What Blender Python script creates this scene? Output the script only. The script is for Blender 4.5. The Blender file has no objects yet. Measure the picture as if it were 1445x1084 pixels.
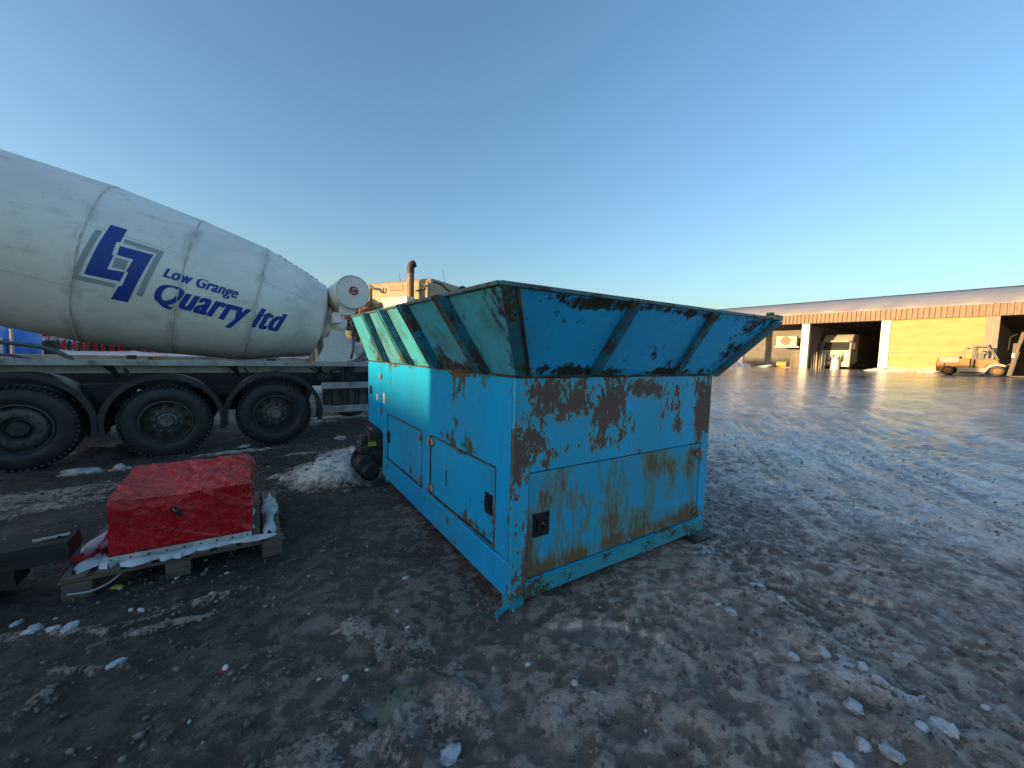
import bpy, bmesh, math, random
import numpy as np
from mathutils import Vector, Matrix
random.seed(7)
D = bpy.data
scene = bpy.context.scene
COL = scene.collection
R = math.radians

# ------------------------------------------------------------------ camera, sky, sun, exposure
F_PX, PITCH, ROLL, CAM_H = 546.0, .075, .026, 1.5
cam_data = D.cameras.new('camera')
cam = D.objects.new('camera', cam_data); COL.objects.link(cam)
cam_data.sensor_fit = 'HORIZONTAL'; cam_data.sensor_width = 36.0
cam_data.lens = 36.0 * F_PX / 1445.0
cam_data.clip_start = .05; cam_data.clip_end = 3000
fwd = Vector((0, math.cos(PITCH), -math.sin(PITCH)))
up0 = Vector((0, math.sin(PITCH), math.cos(PITCH)))
rt0 = Vector((1, 0, 0))
cr, sr = math.cos(ROLL), math.sin(ROLL)
rgt = rt0 * cr + up0 * sr
upv = up0 * cr - rt0 * sr
m = Matrix((rgt, upv, -fwd)).transposed().to_4x4()
m.translation = Vector((0, 0, CAM_H))
cam.matrix_world = m
scene.camera = cam

SUN_EL, SUN_AZ = R(3.0), math.atan2(-.907, -.421)     # azimuth clockwise from +Y, sun low at the left behind the camera
world = D.worlds.new('World'); scene.world = world; world.use_nodes = True
wn = world.node_tree; bg = wn.nodes['Background']
sky = wn.nodes.new('ShaderNodeTexSky'); sky.sky_type = 'NISHITA'; sky.sun_disc = False
sky.sun_elevation = SUN_EL; sky.sun_rotation = SUN_AZ
sky.altitude = 0; sky.air_density = 1.0; sky.dust_density = 1.8; sky.ozone_density = 2.45
wn.links.new(sky.outputs[0], bg.inputs[0]); bg.inputs[1].default_value = .15
sun_d = D.lights.new('sun', 'SUN'); sun_d.energy = 2.0; sun_d.angle = R(.5); sun_d.color = (1.0, .66, .31)
sun = D.objects.new('sun', sun_d); COL.objects.link(sun)
sdir = Vector((math.sin(SUN_AZ) * math.cos(SUN_EL), math.cos(SUN_AZ) * math.cos(SUN_EL), math.sin(SUN_EL)))
sun.rotation_euler = sdir.to_track_quat('Z', 'Y').to_euler()
vs = scene.view_settings
vs.view_transform = 'Standard'; vs.look = 'None'; vs.exposure = 2.14; vs.gamma = 1.0

# ------------------------------------------------------------------ helpers
class MB:
    """collects shapes into one bmesh"""
    def __init__(s): s.bm = bmesh.new()
    def box(s, lo, hi, mat=None):
        v = [s.bm.verts.new((x, y, z)) for x in (lo[0], hi[0]) for y in (lo[1], hi[1]) for z in (lo[2], hi[2])]
        for f in ((0,1,3,2),(4,6,7,5),(0,4,5,1),(2,3,7,6),(0,2,6,4),(1,5,7,3)):
            s.bm.faces.new([v[i] for i in f])
        if mat is not None: bmesh.ops.transform(s.bm, matrix=mat, verts=v)
        return s
    def bar(s, p0, p1, w, h, up=(0,0,1)):
        p0, p1 = Vector(p0), Vector(p1); d = p1 - p0; L = d.length; d.normalize()
        u = Vector(up); sx = d.cross(u)
        if sx.length < 1e-4: sx = d.cross(Vector((1,0,0)))
        sx.normalize(); u = sx.cross(d)
        M = Matrix((d, sx, u)).transposed().to_4x4(); M.translation = p0
        return s.box((0, -w/2, -h/2), (L, w/2, h/2), M)
    def ring(s, c, a, b, r, n, ph=0):
        return [s.bm.verts.new(c + a*(r*math.cos(ph+2*math.pi*k/n)) + b*(r*math.sin(ph+2*math.pi*k/n))) for k in range(n)]
    def lathe(s, o, ax, prof, n=24, cap=True):
        """prof = [(distance along axis, radius)...]"""
        o, ax = Vector(o), Vector(ax).normalized()
        a = ax.cross(Vector((0,0,1)))
        if a.length < 1e-3: a = Vector((1,0,0))
        a.normalize(); b = ax.cross(a)
        rs = [s.ring(o + ax*t, a, b, max(r, 1e-4), n) for t, r in prof]
        for q in range(len(rs)-1):
            for k in range(n):
                s.bm.faces.new((rs[q][k], rs[q][(k+1)%n], rs[q+1][(k+1)%n], rs[q+1][k]))
        if cap:
            s.bm.faces.new(rs[0][::-1]); s.bm.faces.new(rs[-1])
        return s
    def tube(s, pts, r, n=8, cap=True):
        pts = [Vector(p) for p in pts]
        rr = r if isinstance(r, (list, tuple)) else [r]*len(pts)
        prev = None; rs = []
        for i, p in enumerate(pts):
            d = (pts[min(i+1, len(pts)-1)] - pts[max(i-1, 0)]).normalized()
            a = d.cross(Vector((0,0,1))) if prev is None else prev - d*prev.dot(d)
            if a.length < 1e-3: a = d.cross(Vector((1,0,0)))
            a.normalize(); prev = a; b = d.cross(a)
            rs.append(s.ring(p, a, b, rr[i], n))
        for q in range(len(rs)-1):
            for k in range(n):
                s.bm.faces.new((rs[q][k], rs[q][(k+1)%n], rs[q+1][(k+1)%n], rs[q+1][k]))
        if cap:
            s.bm.faces.new(rs[0][::-1]); s.bm.faces.new(rs[-1])
        return s
    def prism(s, pts, ext):
        """extrude polygon (3d points) by vector"""
        e = Vector(ext); a = [s.bm.verts.new(p) for p in pts]; b = [s.bm.verts.new(Vector(p)+e) for p in pts]; n = len(pts)
        s.bm.faces.new(a[::-1]); s.bm.faces.new(b)
        for k in range(n): s.bm.faces.new((a[k], a[(k+1)%n], b[(k+1)%n], b[k]))
        return s
    def quad(s, *p): s.bm.faces.new([s.bm.verts.new(q) for q in p]); return s
    def build(s, name, mat, parent=None, bevel=0, smooth=30, sub=0, seg=2):
        bmesh.ops.recalc_face_normals(s.bm, faces=s.bm.faces)
        me = D.meshes.new(name); s.bm.to_mesh(me); s.bm.free()
        if smooth:
            me.polygons.foreach_set('use_smooth', [True]*len(me.polygons)); me.set_sharp_from_angle(angle=R(smooth))
        if mat: me.materials.append(mat)
        o = D.objects.new(name, me); COL.objects.link(o)
        if parent: o.parent = parent
        if bevel:
            b = o.modifiers.new('bevel', 'BEVEL'); b.width = bevel; b.segments = seg; b.limit_method = 'ANGLE'; b.angle_limit = R(35)
        if sub:
            q = o.modifiers.new('sub', 'SUBSURF'); q.levels = sub; q.render_levels = sub
        return o
def tag(o, label=None, cat=None, group=None, kind=None):
    if label: o['label'] = label
    if cat: o['category'] = cat
    if group: o['group'] = group
    if kind: o['kind'] = kind
    return o
def empty(name, loc, rz=0, label=None, cat=None, group=None):
    o = D.objects.new(name, None); COL.objects.link(o); o.location = loc; o.rotation_euler = (0, 0, rz)
    return tag(o, label, cat, group)
def copy_tree(o, parent=None, label=None):
    c = o.copy(); COL.objects.link(c); c.parent = parent
    if label: c['label'] = label
    for ch in list(o.children): copy_tree(ch, c)
    return c
def arc(n, a0, a1): return [a0 + (a1-a0)*k/(n-1) for k in range(n)]
def smooth_path(pts, k=8):
    """Catmull-Rom through points"""
    P = [Vector(p) for p in pts]; P = [P[0]*2-P[1]] + P + [P[-1]*2-P[-2]]; out = []
    for i in range(1, len(P)-2):
        for j in range(k):
            t = j/k; a, b, c, d = P[i-1:i+3]
            out.append(.5*((2*b) + (c-a)*t + (2*a-5*b+4*c-d)*t*t + (3*b-a-3*c+d)*t**3))
    out.append(P[-2]); return out

# ------------------------------------------------------------------ materials
class NT:
    def __init__(s, name):
        s.m = D.materials.new(name); s.m.use_nodes = True; s.t = s.m.node_tree; s.t.nodes.clear()
        s.out = s.t.nodes.new('ShaderNodeOutputMaterial'); s.p = s.t.nodes.new('ShaderNodeBsdfPrincipled')
        s.t.links.new(s.p.outputs[0], s.out.inputs[0])
        s.tc = s.t.nodes.new('ShaderNodeTexCoord').outputs['Object']
    def n(s, typ, **k):
        o = s.t.nodes.new(typ)
        for a, b in k.items(): setattr(o, a, b)
        return o
    def l(s, a, b): s.t.links.new(a, b)
    def set(s, sock, v):
        if hasattr(v, 'is_output') or isinstance(v, bpy.types.NodeSocket): s.l(v, sock)
        else: sock.default_value = v
    def map(s, scale=(1,1,1), loc=(0,0,0), rot=(0,0,0), src=None):
        o = s.n('ShaderNodeMapping'); s.l(src or s.tc, o.inputs[0])
        o.inputs['Scale'].default_value = scale; o.inputs['Location'].default_value = loc; o.inputs['Rotation'].default_value = rot
        return o.outputs[0]
    def noise(s, scale, detail=5, rough=.6, vec=None, dist=0):
        o = s.n('ShaderNodeTexNoise'); s.l(vec or s.tc, o.inputs['Vector'])
        o.inputs['Scale'].default_value = scale; o.inputs['Detail'].default_value = detail
        o.inputs['Roughness'].default_value = rough; o.inputs['Distortion'].default_value = dist
        return o.outputs[0]
    def vor(s, scale, vec=None, feature='F1'):
        o = s.n('ShaderNodeTexVoronoi', feature=feature); s.l(vec or s.tc, o.inputs['Vector']); o.inputs['Scale'].default_value = scale
        return o.outputs[0]
    def math(s, op, a, b=0.0, c=None, clamp=False):
        o = s.n('ShaderNodeMath', operation=op, use_clamp=clamp); s.set(o.inputs[0], a); s.set(o.inputs[1], b)
        if c is not None: s.set(o.inputs[2], c)
        return o.outputs[0]
    def ss(s, v, lo, hi, a=0.0, b=1.0):
        o = s.n('ShaderNodeMapRange', interpolation_type='SMOOTHSTEP', clamp=True); s.set(o.inputs[0], v)
        for i, q in ((1, lo), (2, hi), (3, a), (4, b)): s.set(o.inputs[i], q)
        return o.outputs[0]
    def mix(s, f, a, b):
        o = s.n('ShaderNodeMix', data_type='RGBA'); s.set(o.inputs[0], f)
        for i, c in ((6, a), (7, b)):
            if isinstance(c, tuple): c = (*c, 1) if len(c) == 3 else c
            s.set(o.inputs[i], c)
        return o.outputs[2]
    def attr(s, name):
        o = s.n('ShaderNodeAttribute', attribute_name=name); return o.outputs['Fac']
    def bump(s, h, strength=.3, dist=.01):
        o = s.n('ShaderNodeBump'); s.set(o.inputs['Strength'], strength); o.inputs['Distance'].default_value = dist; s.l(h, o.inputs['Height'])
        s.l(o.outputs[0], s.p.inputs['Normal'])
    def fin(s, col=None, rough=None, metal=None, spec=None, coat=None):
        for k, v in (('Base Color', col), ('Roughness', rough), ('Metallic', metal), ('Specular IOR Level', spec), ('Coat Weight', coat)):
            if v is None: continue
            if isinstance(v, tuple) and len(v) == 3: v = (*v, 1)
            s.set(s.p.inputs[k], v)
        return s.m
def mat(name, col, rough=.5, metal=0.0, col2=None, scale=6, lo=.4, hi=.7, bump=0, bscale=40, streak=1.0, rvar=.12, coat=None):
    """general dirty surface: base colour with patches of a second colour, uneven gloss and a fine bump"""
    t = NT(name)
    if col2 is None: col2 = tuple(c*.62 for c in col)
    v = t.map((1, 1, streak))
    f = t.ss(t.noise(scale, 8, .65, v), lo, hi)
    c = t.mix(f, col, col2)
    g = t.noise(scale*5, 4, .6, v)
    c = t.mix(t.ss(g, .52, .75, 0, .35), c, tuple(q*.55 for q in col))
    r = t.math('ADD', rough-rvar/2, t.math('MULTIPLY', t.noise(scale*1.7, 4), rvar), clamp=True)
    if bump: t.bump(t.noise(bscale, 5), bump, .006)
    return t.fin(c, r, metal, coat=coat)
def flat(name, col, rough=.5, metal=0.0): return mat(name, col, rough, metal, tuple(c*.85 for c in col), 9)
def paint(name, base, thr=.62, blobs=(), streak=.5, scale=3.0, rust=((.085,.048,.036),(.16,.085,.045)), halo=(.06,.2,.2), grime=None,
          gthr=.5, crisp=.03, specks=.71, seed=0, base2=None, rough=.38, halow=.06, dash=.5, sprinkle=True):
    """old enamel: noise-edged rust patches with a greenish worn rim, grime film, chips and scratches"""
    t = NT(name)
    v = t.map((1, 1, streak), (seed*3.1, seed*1.7, seed))
    n1 = t.noise(scale, 9, .68, v, .4)
    n2 = t.noise(scale*9, 5, .7, v)
    mk = t.math('ADD', t.math('MULTIPLY_ADD', n2, .66, t.math('MULTIPLY', n1, 1.42)), -.54)
    for (x, y, z, sx, sy, sz, w) in blobs:
        q = t.map((1/sx, 1/sy, 1/sz), (-x/sx, -y/sy, -z/sz))
        ln = t.n('ShaderNodeVectorMath', operation='LENGTH'); t.l(q, ln.inputs[0])
        mk = t.math('ADD', mk, t.ss(ln.outputs['Value'], 0, 1, w, 0))
    b2 = base2 or (base[0]*1.6+.01, base[1]*.82, base[2]*.78)
    c = t.mix(t.ss(t.noise(1.4, 4, .5, v), .35, .7), base, b2)
    st = t.noise(9, 6, .7, t.map((3, 3, .16)))            # rain streaks
    c = t.mix(t.ss(st, .52, .8, 0, .45), c, tuple(q*.55 for q in halo))
    if grime:
        c = t.mix(t.ss(t.noise(scale*1.6, 8, .72, v), gthr, gthr+.22, 0, .85), c, grime)
    c = t.mix(t.ss(mk, thr-halow, thr-halow*.2, 0, .9), c, halo)
    rf = t.ss(mk, thr, thr+crisp)
    rc = t.mix(t.noise(scale*14, 5, .7, v), rust[0], rust[1])
    c = t.mix(rf, c, rc)
    # chips
    if sprinkle: c = t.mix(t.math('MULTIPLY', t.ss(t.noise(75, 3, .8, v), .64, .70), t.ss(mk, thr-.22, thr-.05)), c, rc)
    ch = t.ss(t.noise(26, 4, .75, t.map((1.6, 1.6, .8))), specks, specks+.02)
    c = t.mix(ch, c, (.03, .035, .035))
    sc = t.ss(t.noise(5, 3, .6, t.map((22, 22, 1.2), rot=(.35, .2, 0))), .74, .76, 0, dash)
    c = t.mix(sc, c, (.03, .05, .05))
    rr = t.math('MULTIPLY_ADD', rf, .4, t.math('MULTIPLY_ADD', n2, .25, rough-.12), clamp=True)
    hh = t.math('MULTIPLY_ADD', rf, .5, t.math('MULTIPLY', n2, .5))
    hh = t.math('ADD', hh, t.math('MULTIPLY', t.noise(1.7, 3, .5), 5.0)); hh = t.math('ADD', hh, t.math('MULTIPLY', t.noise(5.5, 2, .5), .9))
    t.bump(hh, .4, .005)
    return t.fin(c, rr)

# ------------------------------------------------------------------ frames of reference
C0 = Vector((.018, 2.156, 0)); TH = .583                 # near corner and heading of the blue machine
W0 = Vector((-3.608, 5.871, 0)); THT = .61               # foremost rear wheel of the mixer
P0 = Vector((32.44, 35.0, .94)); TS = math.atan2(-.814, .581)   # shed: local x along the front, y into the shed
CC = Vector((-2.334, 11.0, 0)); THC = R(90-27)           # tractor cab corner, heading 27 deg right of +Y
def fr(o, a, x, y, z=0): return Vector((o.x + x*math.cos(a) - y*math.sin(a), o.y + x*math.sin(a) + y*math.cos(a), o.z + z))
def at(px, py, z=0.0):
    """ground point seen at a pixel of the survey photograph"""
    u, v = px-722.5, py-542; u, v = u*cr + v*sr, -u*sr + v*cr
    d = Vector((u/F_PX, 1, -v/F_PX)); c, s = math.cos(PITCH), math.sin(PITCH)
    d = Vector((d.x, d.y*c + d.z*s, -d.y*s + d.z*c)); t = (z-CAM_H)/d.z
    return Vector((d.x*t, d.y*t, z))

# ------------------------------------------------------------------ ground
def vnoise(x, y, seed):
    xi = np.floor(x).astype(np.int64); yi = np.floor(y).astype(np.int64); fx = x-xi; fy = y-yi
    fx = fx*fx*(3-2*fx); fy = fy*fy*(3-2*fy)
    def h(a, b):
        v = (a*374761393 + b*668265263 + seed*974634777) & 0xffffffff
        v = ((v ^ (v >> 13)) * 1274126177) & 0xffffffff
        return ((v ^ (v >> 16)) & 0xffff) / 65535.0
    return (h(xi, yi)*(1-fx) + h(xi+1, yi)*fx)*(1-fy) + (h(xi, yi+1)*(1-fx) + h(xi+1, yi+1)*fx)*fy
def fbm(x, y, seed, o=5, g=.5):
    s = 0; a = 1; t = 0
    for k in range(o):
        s = s + a*vnoise(x*2**k + k*17.3, y*2**k - k*9.1, seed+k*7); t += a; a *= g
    return s/t
def sst(v, a, b):
    t = np.clip((v-a)/(b-a), 0, 1); return t*t*(3-2*t)
def blob(x, y, p, rx, ry, ang=0):
    c, s = math.cos(ang), math.sin(ang); dx, dy = x-p[0], y-p[1]
    u, v = (dx*c+dy*s)/rx, (-dx*s+dy*c)/ry
    return np.clip(1-np.sqrt(u*u+v*v), 0, 1)
SNOW = [  # pixel of centre, half sizes in metres, angle, strength
    (470, 668, .62, .50, TH+1.57, 1.15), (505, 640, .4, .5, TH+1.57, 1.0), (440, 600, .5, .2, THT, .9), (470, 590, .9, .22, THT, .9),
    (405, 672, .22, .06, .5, .7), (335, 640, .5, .06, THT, .95), (115, 668, .18, .10, .4, 1.0), (170, 664, .12, .06, .3, .8),
    (150, 640, .5, .22, .6, .85), (60, 700, .8, .25, .6, .5), (30, 720, .7, .2, .7, .5), (440, 640, .4, .05, .6, .6),
    (820, 1003, .22, .11, .2, .7), (500, 890, .10, .12, 0, .55), (560, 905, .22, .12, -.3, .45), (740, 930, .3, .1, 0, .3), (1000, 930, .25, .12, -.5, .45),
    (1215, 975, .24, .09, -.6, .85), (1130, 900, .25, .10, -.6, .6), (1250, 1040, .2, .1, -.5, .45), (1055, 740, .5, .12, -.4, .35),
    (1150, 640, 1.2, .5, -.5, .62), (1060, 680, .5, .3, -.6, .68), (1250, 700, 1.2, .35, -.7, .5), (1400, 770, 1.2, .4, -.8, .7), (1180, 750, .6, .2, -.7, .5),
    (1050, 620, 1.0, .5, -.5, .55), (1240, 845, .25, .06, -.5, .6), (600, 1030, .2, .16, .6, .5), (480, 1050, .25, .16, .6, .45), (660, 985, .3, .05, -1.1, .5),
    (900, 960, .4, .2, 0, .3), (250, 880, .3, .03, .55, .45), (60, 900, .4, .06, .2, .4), (1440, 900, .5, .2, -.9, .6), (1370, 1040, .3, .2, -.8, .4),
]
PUDDLE = [(868, 903, .30, .085, -.05, -.012), (578, 985, .10, .15, -.9, -.015), (528, 1005, .05, .035, 0, -.02), (1012, 775, .16, .07, -.5, -.02),
          (1220, 848, .25, .05, -.5, -.01), (1060, 800, .12, .05, -.5, -.012)]
RIDGE = [  # slush ridges pushed up by boots and tyres: pixel path, half width, height
    ([(560, 942), (600, 955), (640, 985), (655, 1010)], .045, .035), ([(570, 1000), (562, 1035), (575, 1075), (600, 1084)], .045, .04),
    ([(640, 975), (690, 1010)], .04, .03), ([(830, 1050), (850, 1084)], .05, .04), ([(1110, 880), (1180, 940), (1240, 1000), (1300, 1060)], .10, .04),
    ([(40, 905), (150, 898), (300, 850), (360, 835)], .04, .03), ([(70, 955), (180, 950)], .035, .03), ([(10, 1040), (60, 985)], .04, .03), ([(870, 950), (960, 985), (1050, 1060)], .05, .02)]
def seg_d(x, y, pts):
    d = np.full_like(x, 9.0)
    for a, b in zip(pts[:-1], pts[1:]):
        ax, ay, bx, by = a[0], a[1], b[0], b[1]; L = (bx-ax)**2 + (by-ay)**2
        t = np.clip(((x-ax)*(bx-ax) + (y-ay)*(by-ay))/L, 0, 1)
        d = np.minimum(d, np.hypot(x-ax-t*(bx-ax), y-ay-t*(by-ay)))
    return d
def rise(x, y):
    dd = .814*x + .581*y
    return .94*np.clip((dd-7)/39.0, 0, 1)
def ground_fn(x, y):
    """height, snow, wet for arrays of points"""
    dist = np.hypot(x, y)
    z = rise(x, y)
    near = 1 - sst(dist, 9, 26)
    # rough, trodden part against the swept, driven part on the right
    drive = sst(.9*x + .12*y, 1.9, 4.6)
    wx, wy = x + .25*fbm(x*2, y*2, 3, 3), y + .25*fbm(x*2+9, y*2, 5, 3)
    big = fbm(wx*.9, wy*.9, 11, 4) - .5
    mid = fbm(wx*4, wy*4, 21, 4) - .5
    rid = 1 - np.abs(fbm(wx*2.6, wy*2.6, 31, 4)*2 - 1)
    fine = fbm(x*16, y*16, 41, 3) - .5
    # tyre-drawn streaks: they run towards the camera and bend right
    a = 1.25; cu, su = math.cos(a), math.sin(a)
    bend = y + .06*x*x
    u = (x*cu + bend*su)*.35; v = (-x*su + bend*cu)*3.2
    strk = fbm(u, v, 51, 4) - .5
    strk2 = fbm(u*2.2, v*3.3, 57, 3) - .5
    z += big*.05*(1-.45*drive)*(.15+.85*near); zbase = z.copy()
    clod = 1 - np.abs(fbm(wx*11, wy*11, 131, 3)*2 - 1); fin2 = fbm(x*27, y*27, 161, 2) - .5; amp_ = .45 + .75*sst(x + .9*big, -1.6, .6); z += near*((1-drive)*amp_*.8*(mid*.048 + fine*.034 + fin2*.014 + (rid**5)*.022 + (clod**3)*.016*(.2+1.6*fbm(x*1.6, y*1.6, 141, 3))) + drive*(strk*.080 + strk2*.070 + mid*.028 + fine*.030 + fin2*.014 + (clod**3)*.008))
    z += (1-near)*strk*.02
    snow = np.zeros_like(x)
    sn = fbm(x*7, y*7, 61, 4) - .5
    for (px, py, rx, ry, an, st) in SNOW:
        p = at(px, py); b = blob(x, y, p, rx*1.35, ry*1.35, an)
        snow = np.maximum(snow, st*np.clip(b*2.2, 0, 1))
    snow = np.maximum(snow, drive*np.clip(.36 + strk*1.5 + big*.9 - .12*(1-near), 0, .8))
    snow = np.clip(snow + sn*.55*(snow > .02), 0, 1.2)
    z += sst(snow, .25, 1)*.03*(.5 + fbm(x*9, y*9, 71, 3))*(1-.5*drive)
    # the heap shovelled up behind the machine and the snow round the wheels
    for (px, py, rx, ry, an, hh) in ((478, 672, .75, .55, TH+1.57, .13), (505, 650, .5, .4, TH+1.57, .10), (150, 645, .6, .3, .6, .10), (455, 600, .7, .25, THT, .07)):
        p = at(px, py); b = blob(x, y, p, rx, ry, an); z += hh*sst(b, 0, .8)*(.6 + .9*fbm(x*6, y*6, 81, 4))
    for pts, w, hh in RIDGE:
        pp = [at(*q) for q in pts]; d = seg_d(x + .05*mid, y + .12*mid, pp)
        g = np.exp(-(d/w)**2); z += hh*g*(.5 + fbm(x*14, y*14, 91, 3)); snow = np.maximum(snow, .42*g)
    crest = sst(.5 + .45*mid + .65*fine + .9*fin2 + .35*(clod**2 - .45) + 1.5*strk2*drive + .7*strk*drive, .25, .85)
    wet = .30 + .63*drive*sst(dist, 2.6, 6.5) + (.5 - fbm(x*1.3, y*1.3, 101, 3))*.5
    wet = np.minimum(np.maximum(wet, sst(dist, 12, 18)*.85), .93)
    for (px, py, rx, ry, an, dz) in PUDDLE:
        p = at(px, py); b = sst(blob(x + .22*mid + .08*clod, y + .16*mid, p, rx*1.3, ry*1.3, an), .05, .30)
        z = z*(1-b) + (zbase + dz*.5 - .006)*b; snow = snow*(1-b); wet = np.maximum(wet*(1-b), 1.25*b)
    # distant snow: bank beyond the mixer, ploughed heaps along the shed front
    d = seg_d(x, y, [(-60, 20), (-29, 24.5), (-14, 27)]); g = np.exp(-(d/2.2)**2)
    z += .5*g*(.65 + .7*fbm(x*.9, y*.9, 111, 4)); snow = np.maximum(snow, sst(g, .05, .3)*1.1)
    g = sst(-x*.8 + y*.55, 14, 20)*sst(y, 16, 22); snow = np.maximum(snow, g*.9)
    pl = sst(y - (24.5 + .17*(x+29)), -3, .8)*sst(-x, 16, 22)*(1-sst(y, 42, 60)); z += pl*(.48 + .22*fbm(x*.8, y*.8, 151, 3)); snow = np.maximum(snow, pl*1.1)
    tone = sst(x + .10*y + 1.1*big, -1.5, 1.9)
    for ox, oy, an, x0, x1, y0, y1 in ((C0.x, C0.y, TH, -.05, 2.05, -.02, 3.3), (C0.x, C0.y, TH, -2.25, -1.0, 1.4, 2.6)):
        c_, s_ = math.cos(an), math.sin(an); bx, by = (x-ox)*c_ + (y-oy)*s_, -(x-ox)*s_ + (y-oy)*c_
        dd_ = np.hypot(np.maximum(np.maximum(x0-bx, bx-x1), 0), np.maximum(np.maximum(y0-by, by-y1), 0)); fl_ = 1 - sst(dd_, .03, .30); z = z*(1-fl_) + (-.018 + .012*mid + .012*fine)*fl_
    far_ = sst(dist, 7.5, 14)*sst(x, -2, 2); snow = snow*(1-.55*far_*(snow < .8)); wet = np.where(far_ > 0, wet + (.93-wet)*far_, wet)
    # keep it level under the machine, truck and pallet
    return z, snow, wet, tone, crest
def zg(x, y):
    a = ground_fn(np.array([float(x)]), np.array([float(y)])); return float(a[0][0])
def graded(lo, flo, fhi, hi, step, grow):
    c = list(np.arange(flo, fhi, step)); s = step; v = c[-1]
    while v < hi: s *= grow; v += s; c.append(v)
    s = step; v = flo; pre = []
    while v > lo: s *= grow; v -= s; pre.append(v)
    return np.array(pre[::-1] + c)
gx = graded(-150, -4.2, 5.2, 190, .021, 1.035); gy = graded(-90, .9, 6.2, 240, .021, 1.035)
X, Y = np.meshgrid(gx, gy); nx, ny = len(gx), len(gy)
xx, yy = X.ravel(), Y.ravel()
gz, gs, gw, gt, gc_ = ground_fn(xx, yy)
me = D.meshes.new('ground')
me.vertices.add(nx*ny); me.vertices.foreach_set('co', np.stack([xx, yy, gz], 1).astype(np.float32).ravel())
ii = (np.arange(ny-1)[:, None]*nx + np.arange(nx-1)[None, :]).ravel()
q = np.stack([ii, ii+1, ii+nx+1, ii+nx], 1).astype(np.int32)
me.loops.add(q.size); me.loops.foreach_set('vertex_index', q.ravel())
me.polygons.add(len(q)); me.polygons.foreach_set('loop_start', np.arange(0, q.size, 4, dtype=np.int32))
me.update(calc_edges=True); me.polygons.foreach_set('use_smooth', [True]*len(q))
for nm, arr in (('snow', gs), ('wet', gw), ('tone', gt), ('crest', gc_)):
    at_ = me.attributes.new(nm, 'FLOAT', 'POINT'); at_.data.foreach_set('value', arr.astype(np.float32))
t = NT('mud_slush_and_ice')
sn, wt = t.attr('snow'), t.attr('wet')
nf = t.noise(13, 8, .72); nb = t.noise(1.1, 6, .6); nm_ = t.noise(45, 6, .7); nc = t.noise(4.2, 6, .65)
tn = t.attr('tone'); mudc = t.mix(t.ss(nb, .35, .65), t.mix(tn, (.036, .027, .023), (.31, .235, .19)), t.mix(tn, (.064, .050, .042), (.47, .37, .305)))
trk = t.noise(1, 6, .62, t.map((.22, 1.9, 1), rot=(0, 0, .35)), .6); trk2 = t.noise(1, 5, .6, t.map((.8, .16, 1), rot=(0, 0, -.5)), .4)
mudc = t.mix(t.math('MULTIPLY', t.ss(trk, .46, .62), t.math('MULTIPLY', tn, .55)), mudc, (.40, .37, .35))
mudc = t.mix(t.math('MULTIPLY', t.ss(trk2, .52, .66), t.math('MULTIPLY', tn, .5)), mudc, (.10, .085, .078))
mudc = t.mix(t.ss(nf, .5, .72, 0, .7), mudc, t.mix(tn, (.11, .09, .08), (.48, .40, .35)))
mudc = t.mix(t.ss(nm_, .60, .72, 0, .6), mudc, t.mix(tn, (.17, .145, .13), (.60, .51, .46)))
s2 = t.math('ADD', sn, t.math('MULTIPLY', t.math('SUBTRACT', nf, .5), 2.3))
s2 = t.math('ADD', s2, t.math('MULTIPLY', t.math('SUBTRACT', nm_, .5), 1.6))
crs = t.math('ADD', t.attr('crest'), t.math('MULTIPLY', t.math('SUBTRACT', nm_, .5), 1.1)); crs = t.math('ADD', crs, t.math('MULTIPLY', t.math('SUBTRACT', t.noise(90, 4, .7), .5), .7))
mudc = t.mix(t.ss(crs, .18, .55, .26, 0), mudc, (.022, .018, .017)); mudc = t.mix(t.math('MULTIPLY', t.ss(crs, .50, .92), t.math('MULTIPLY_ADD', tn, .80, .06)), mudc, (.68, .56, .48))  # hollows darkened and crests lightened in colour, standing in for relief shading
slush = t.ss(s2, .30, .55); white = t.ss(s2, .75, 1.15)
c = t.mix(t.math('MULTIPLY', slush, .75), mudc, t.mix(nc, (.44, .36, .315), (.64, .54, .485)))
c = t.mix(white, c, (.82, .79, .77))
pud = t.ss(wt, .95, 1.15)
c = t.mix(t.math('MULTIPLY', pud, .55), c, (.10, .092, .085))
wetf = t.ss(t.math('ADD', wt, t.math('MULTIPLY', t.math('SUBTRACT', nc, .5), 1.3)), .35, .75)
r = t.math('SUBTRACT', .62, t.math('MULTIPLY', wetf, .47))
r = t.math('ADD', r, t.math('MULTIPLY', t.math('SUBTRACT', nm_, .5), .25))
r = t.math('MULTIPLY_ADD', slush, -.06, r); r = t.math('ADD', r, t.math('MULTIPLY', t.math('SUBTRACT', trk, .5), .6)); r = t.math('SUBTRACT', r, t.math('MULTIPLY', t.ss(wt, .84, .93), .05)); r = t.math('MAXIMUM', r, .10)
r = t.math('MULTIPLY', r, t.math('SUBTRACT', 1.0, t.math('MULTIPLY', pud, .9)))
r = t.math('MAXIMUM', r, t.math('MULTIPLY_ADD', pud, .12, .04))
h = t.math('ADD', t.math('MULTIPLY', nf, 1.2), t.math('MULTIPLY', nm_, .5))
h = t.math('ADD', h, t.math('MULTIPLY', slush, .35))
h = t.math('ADD', h, t.math('MULTIPLY', t.noise(110, 4, .7), .55)); vr = t.vor(38); h = t.math('ADD', h, t.math('MULTIPLY', vr, -.35)); stn = t.noise(1, 6, .65, t.map((3.2, 16, 1), rot=(0, 0, 1.05)), .5); h = t.math('ADD', h, t.math('MULTIPLY', t.math('MULTIPLY', stn, 1.6), t.ss(tn, .4, .9)))
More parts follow.
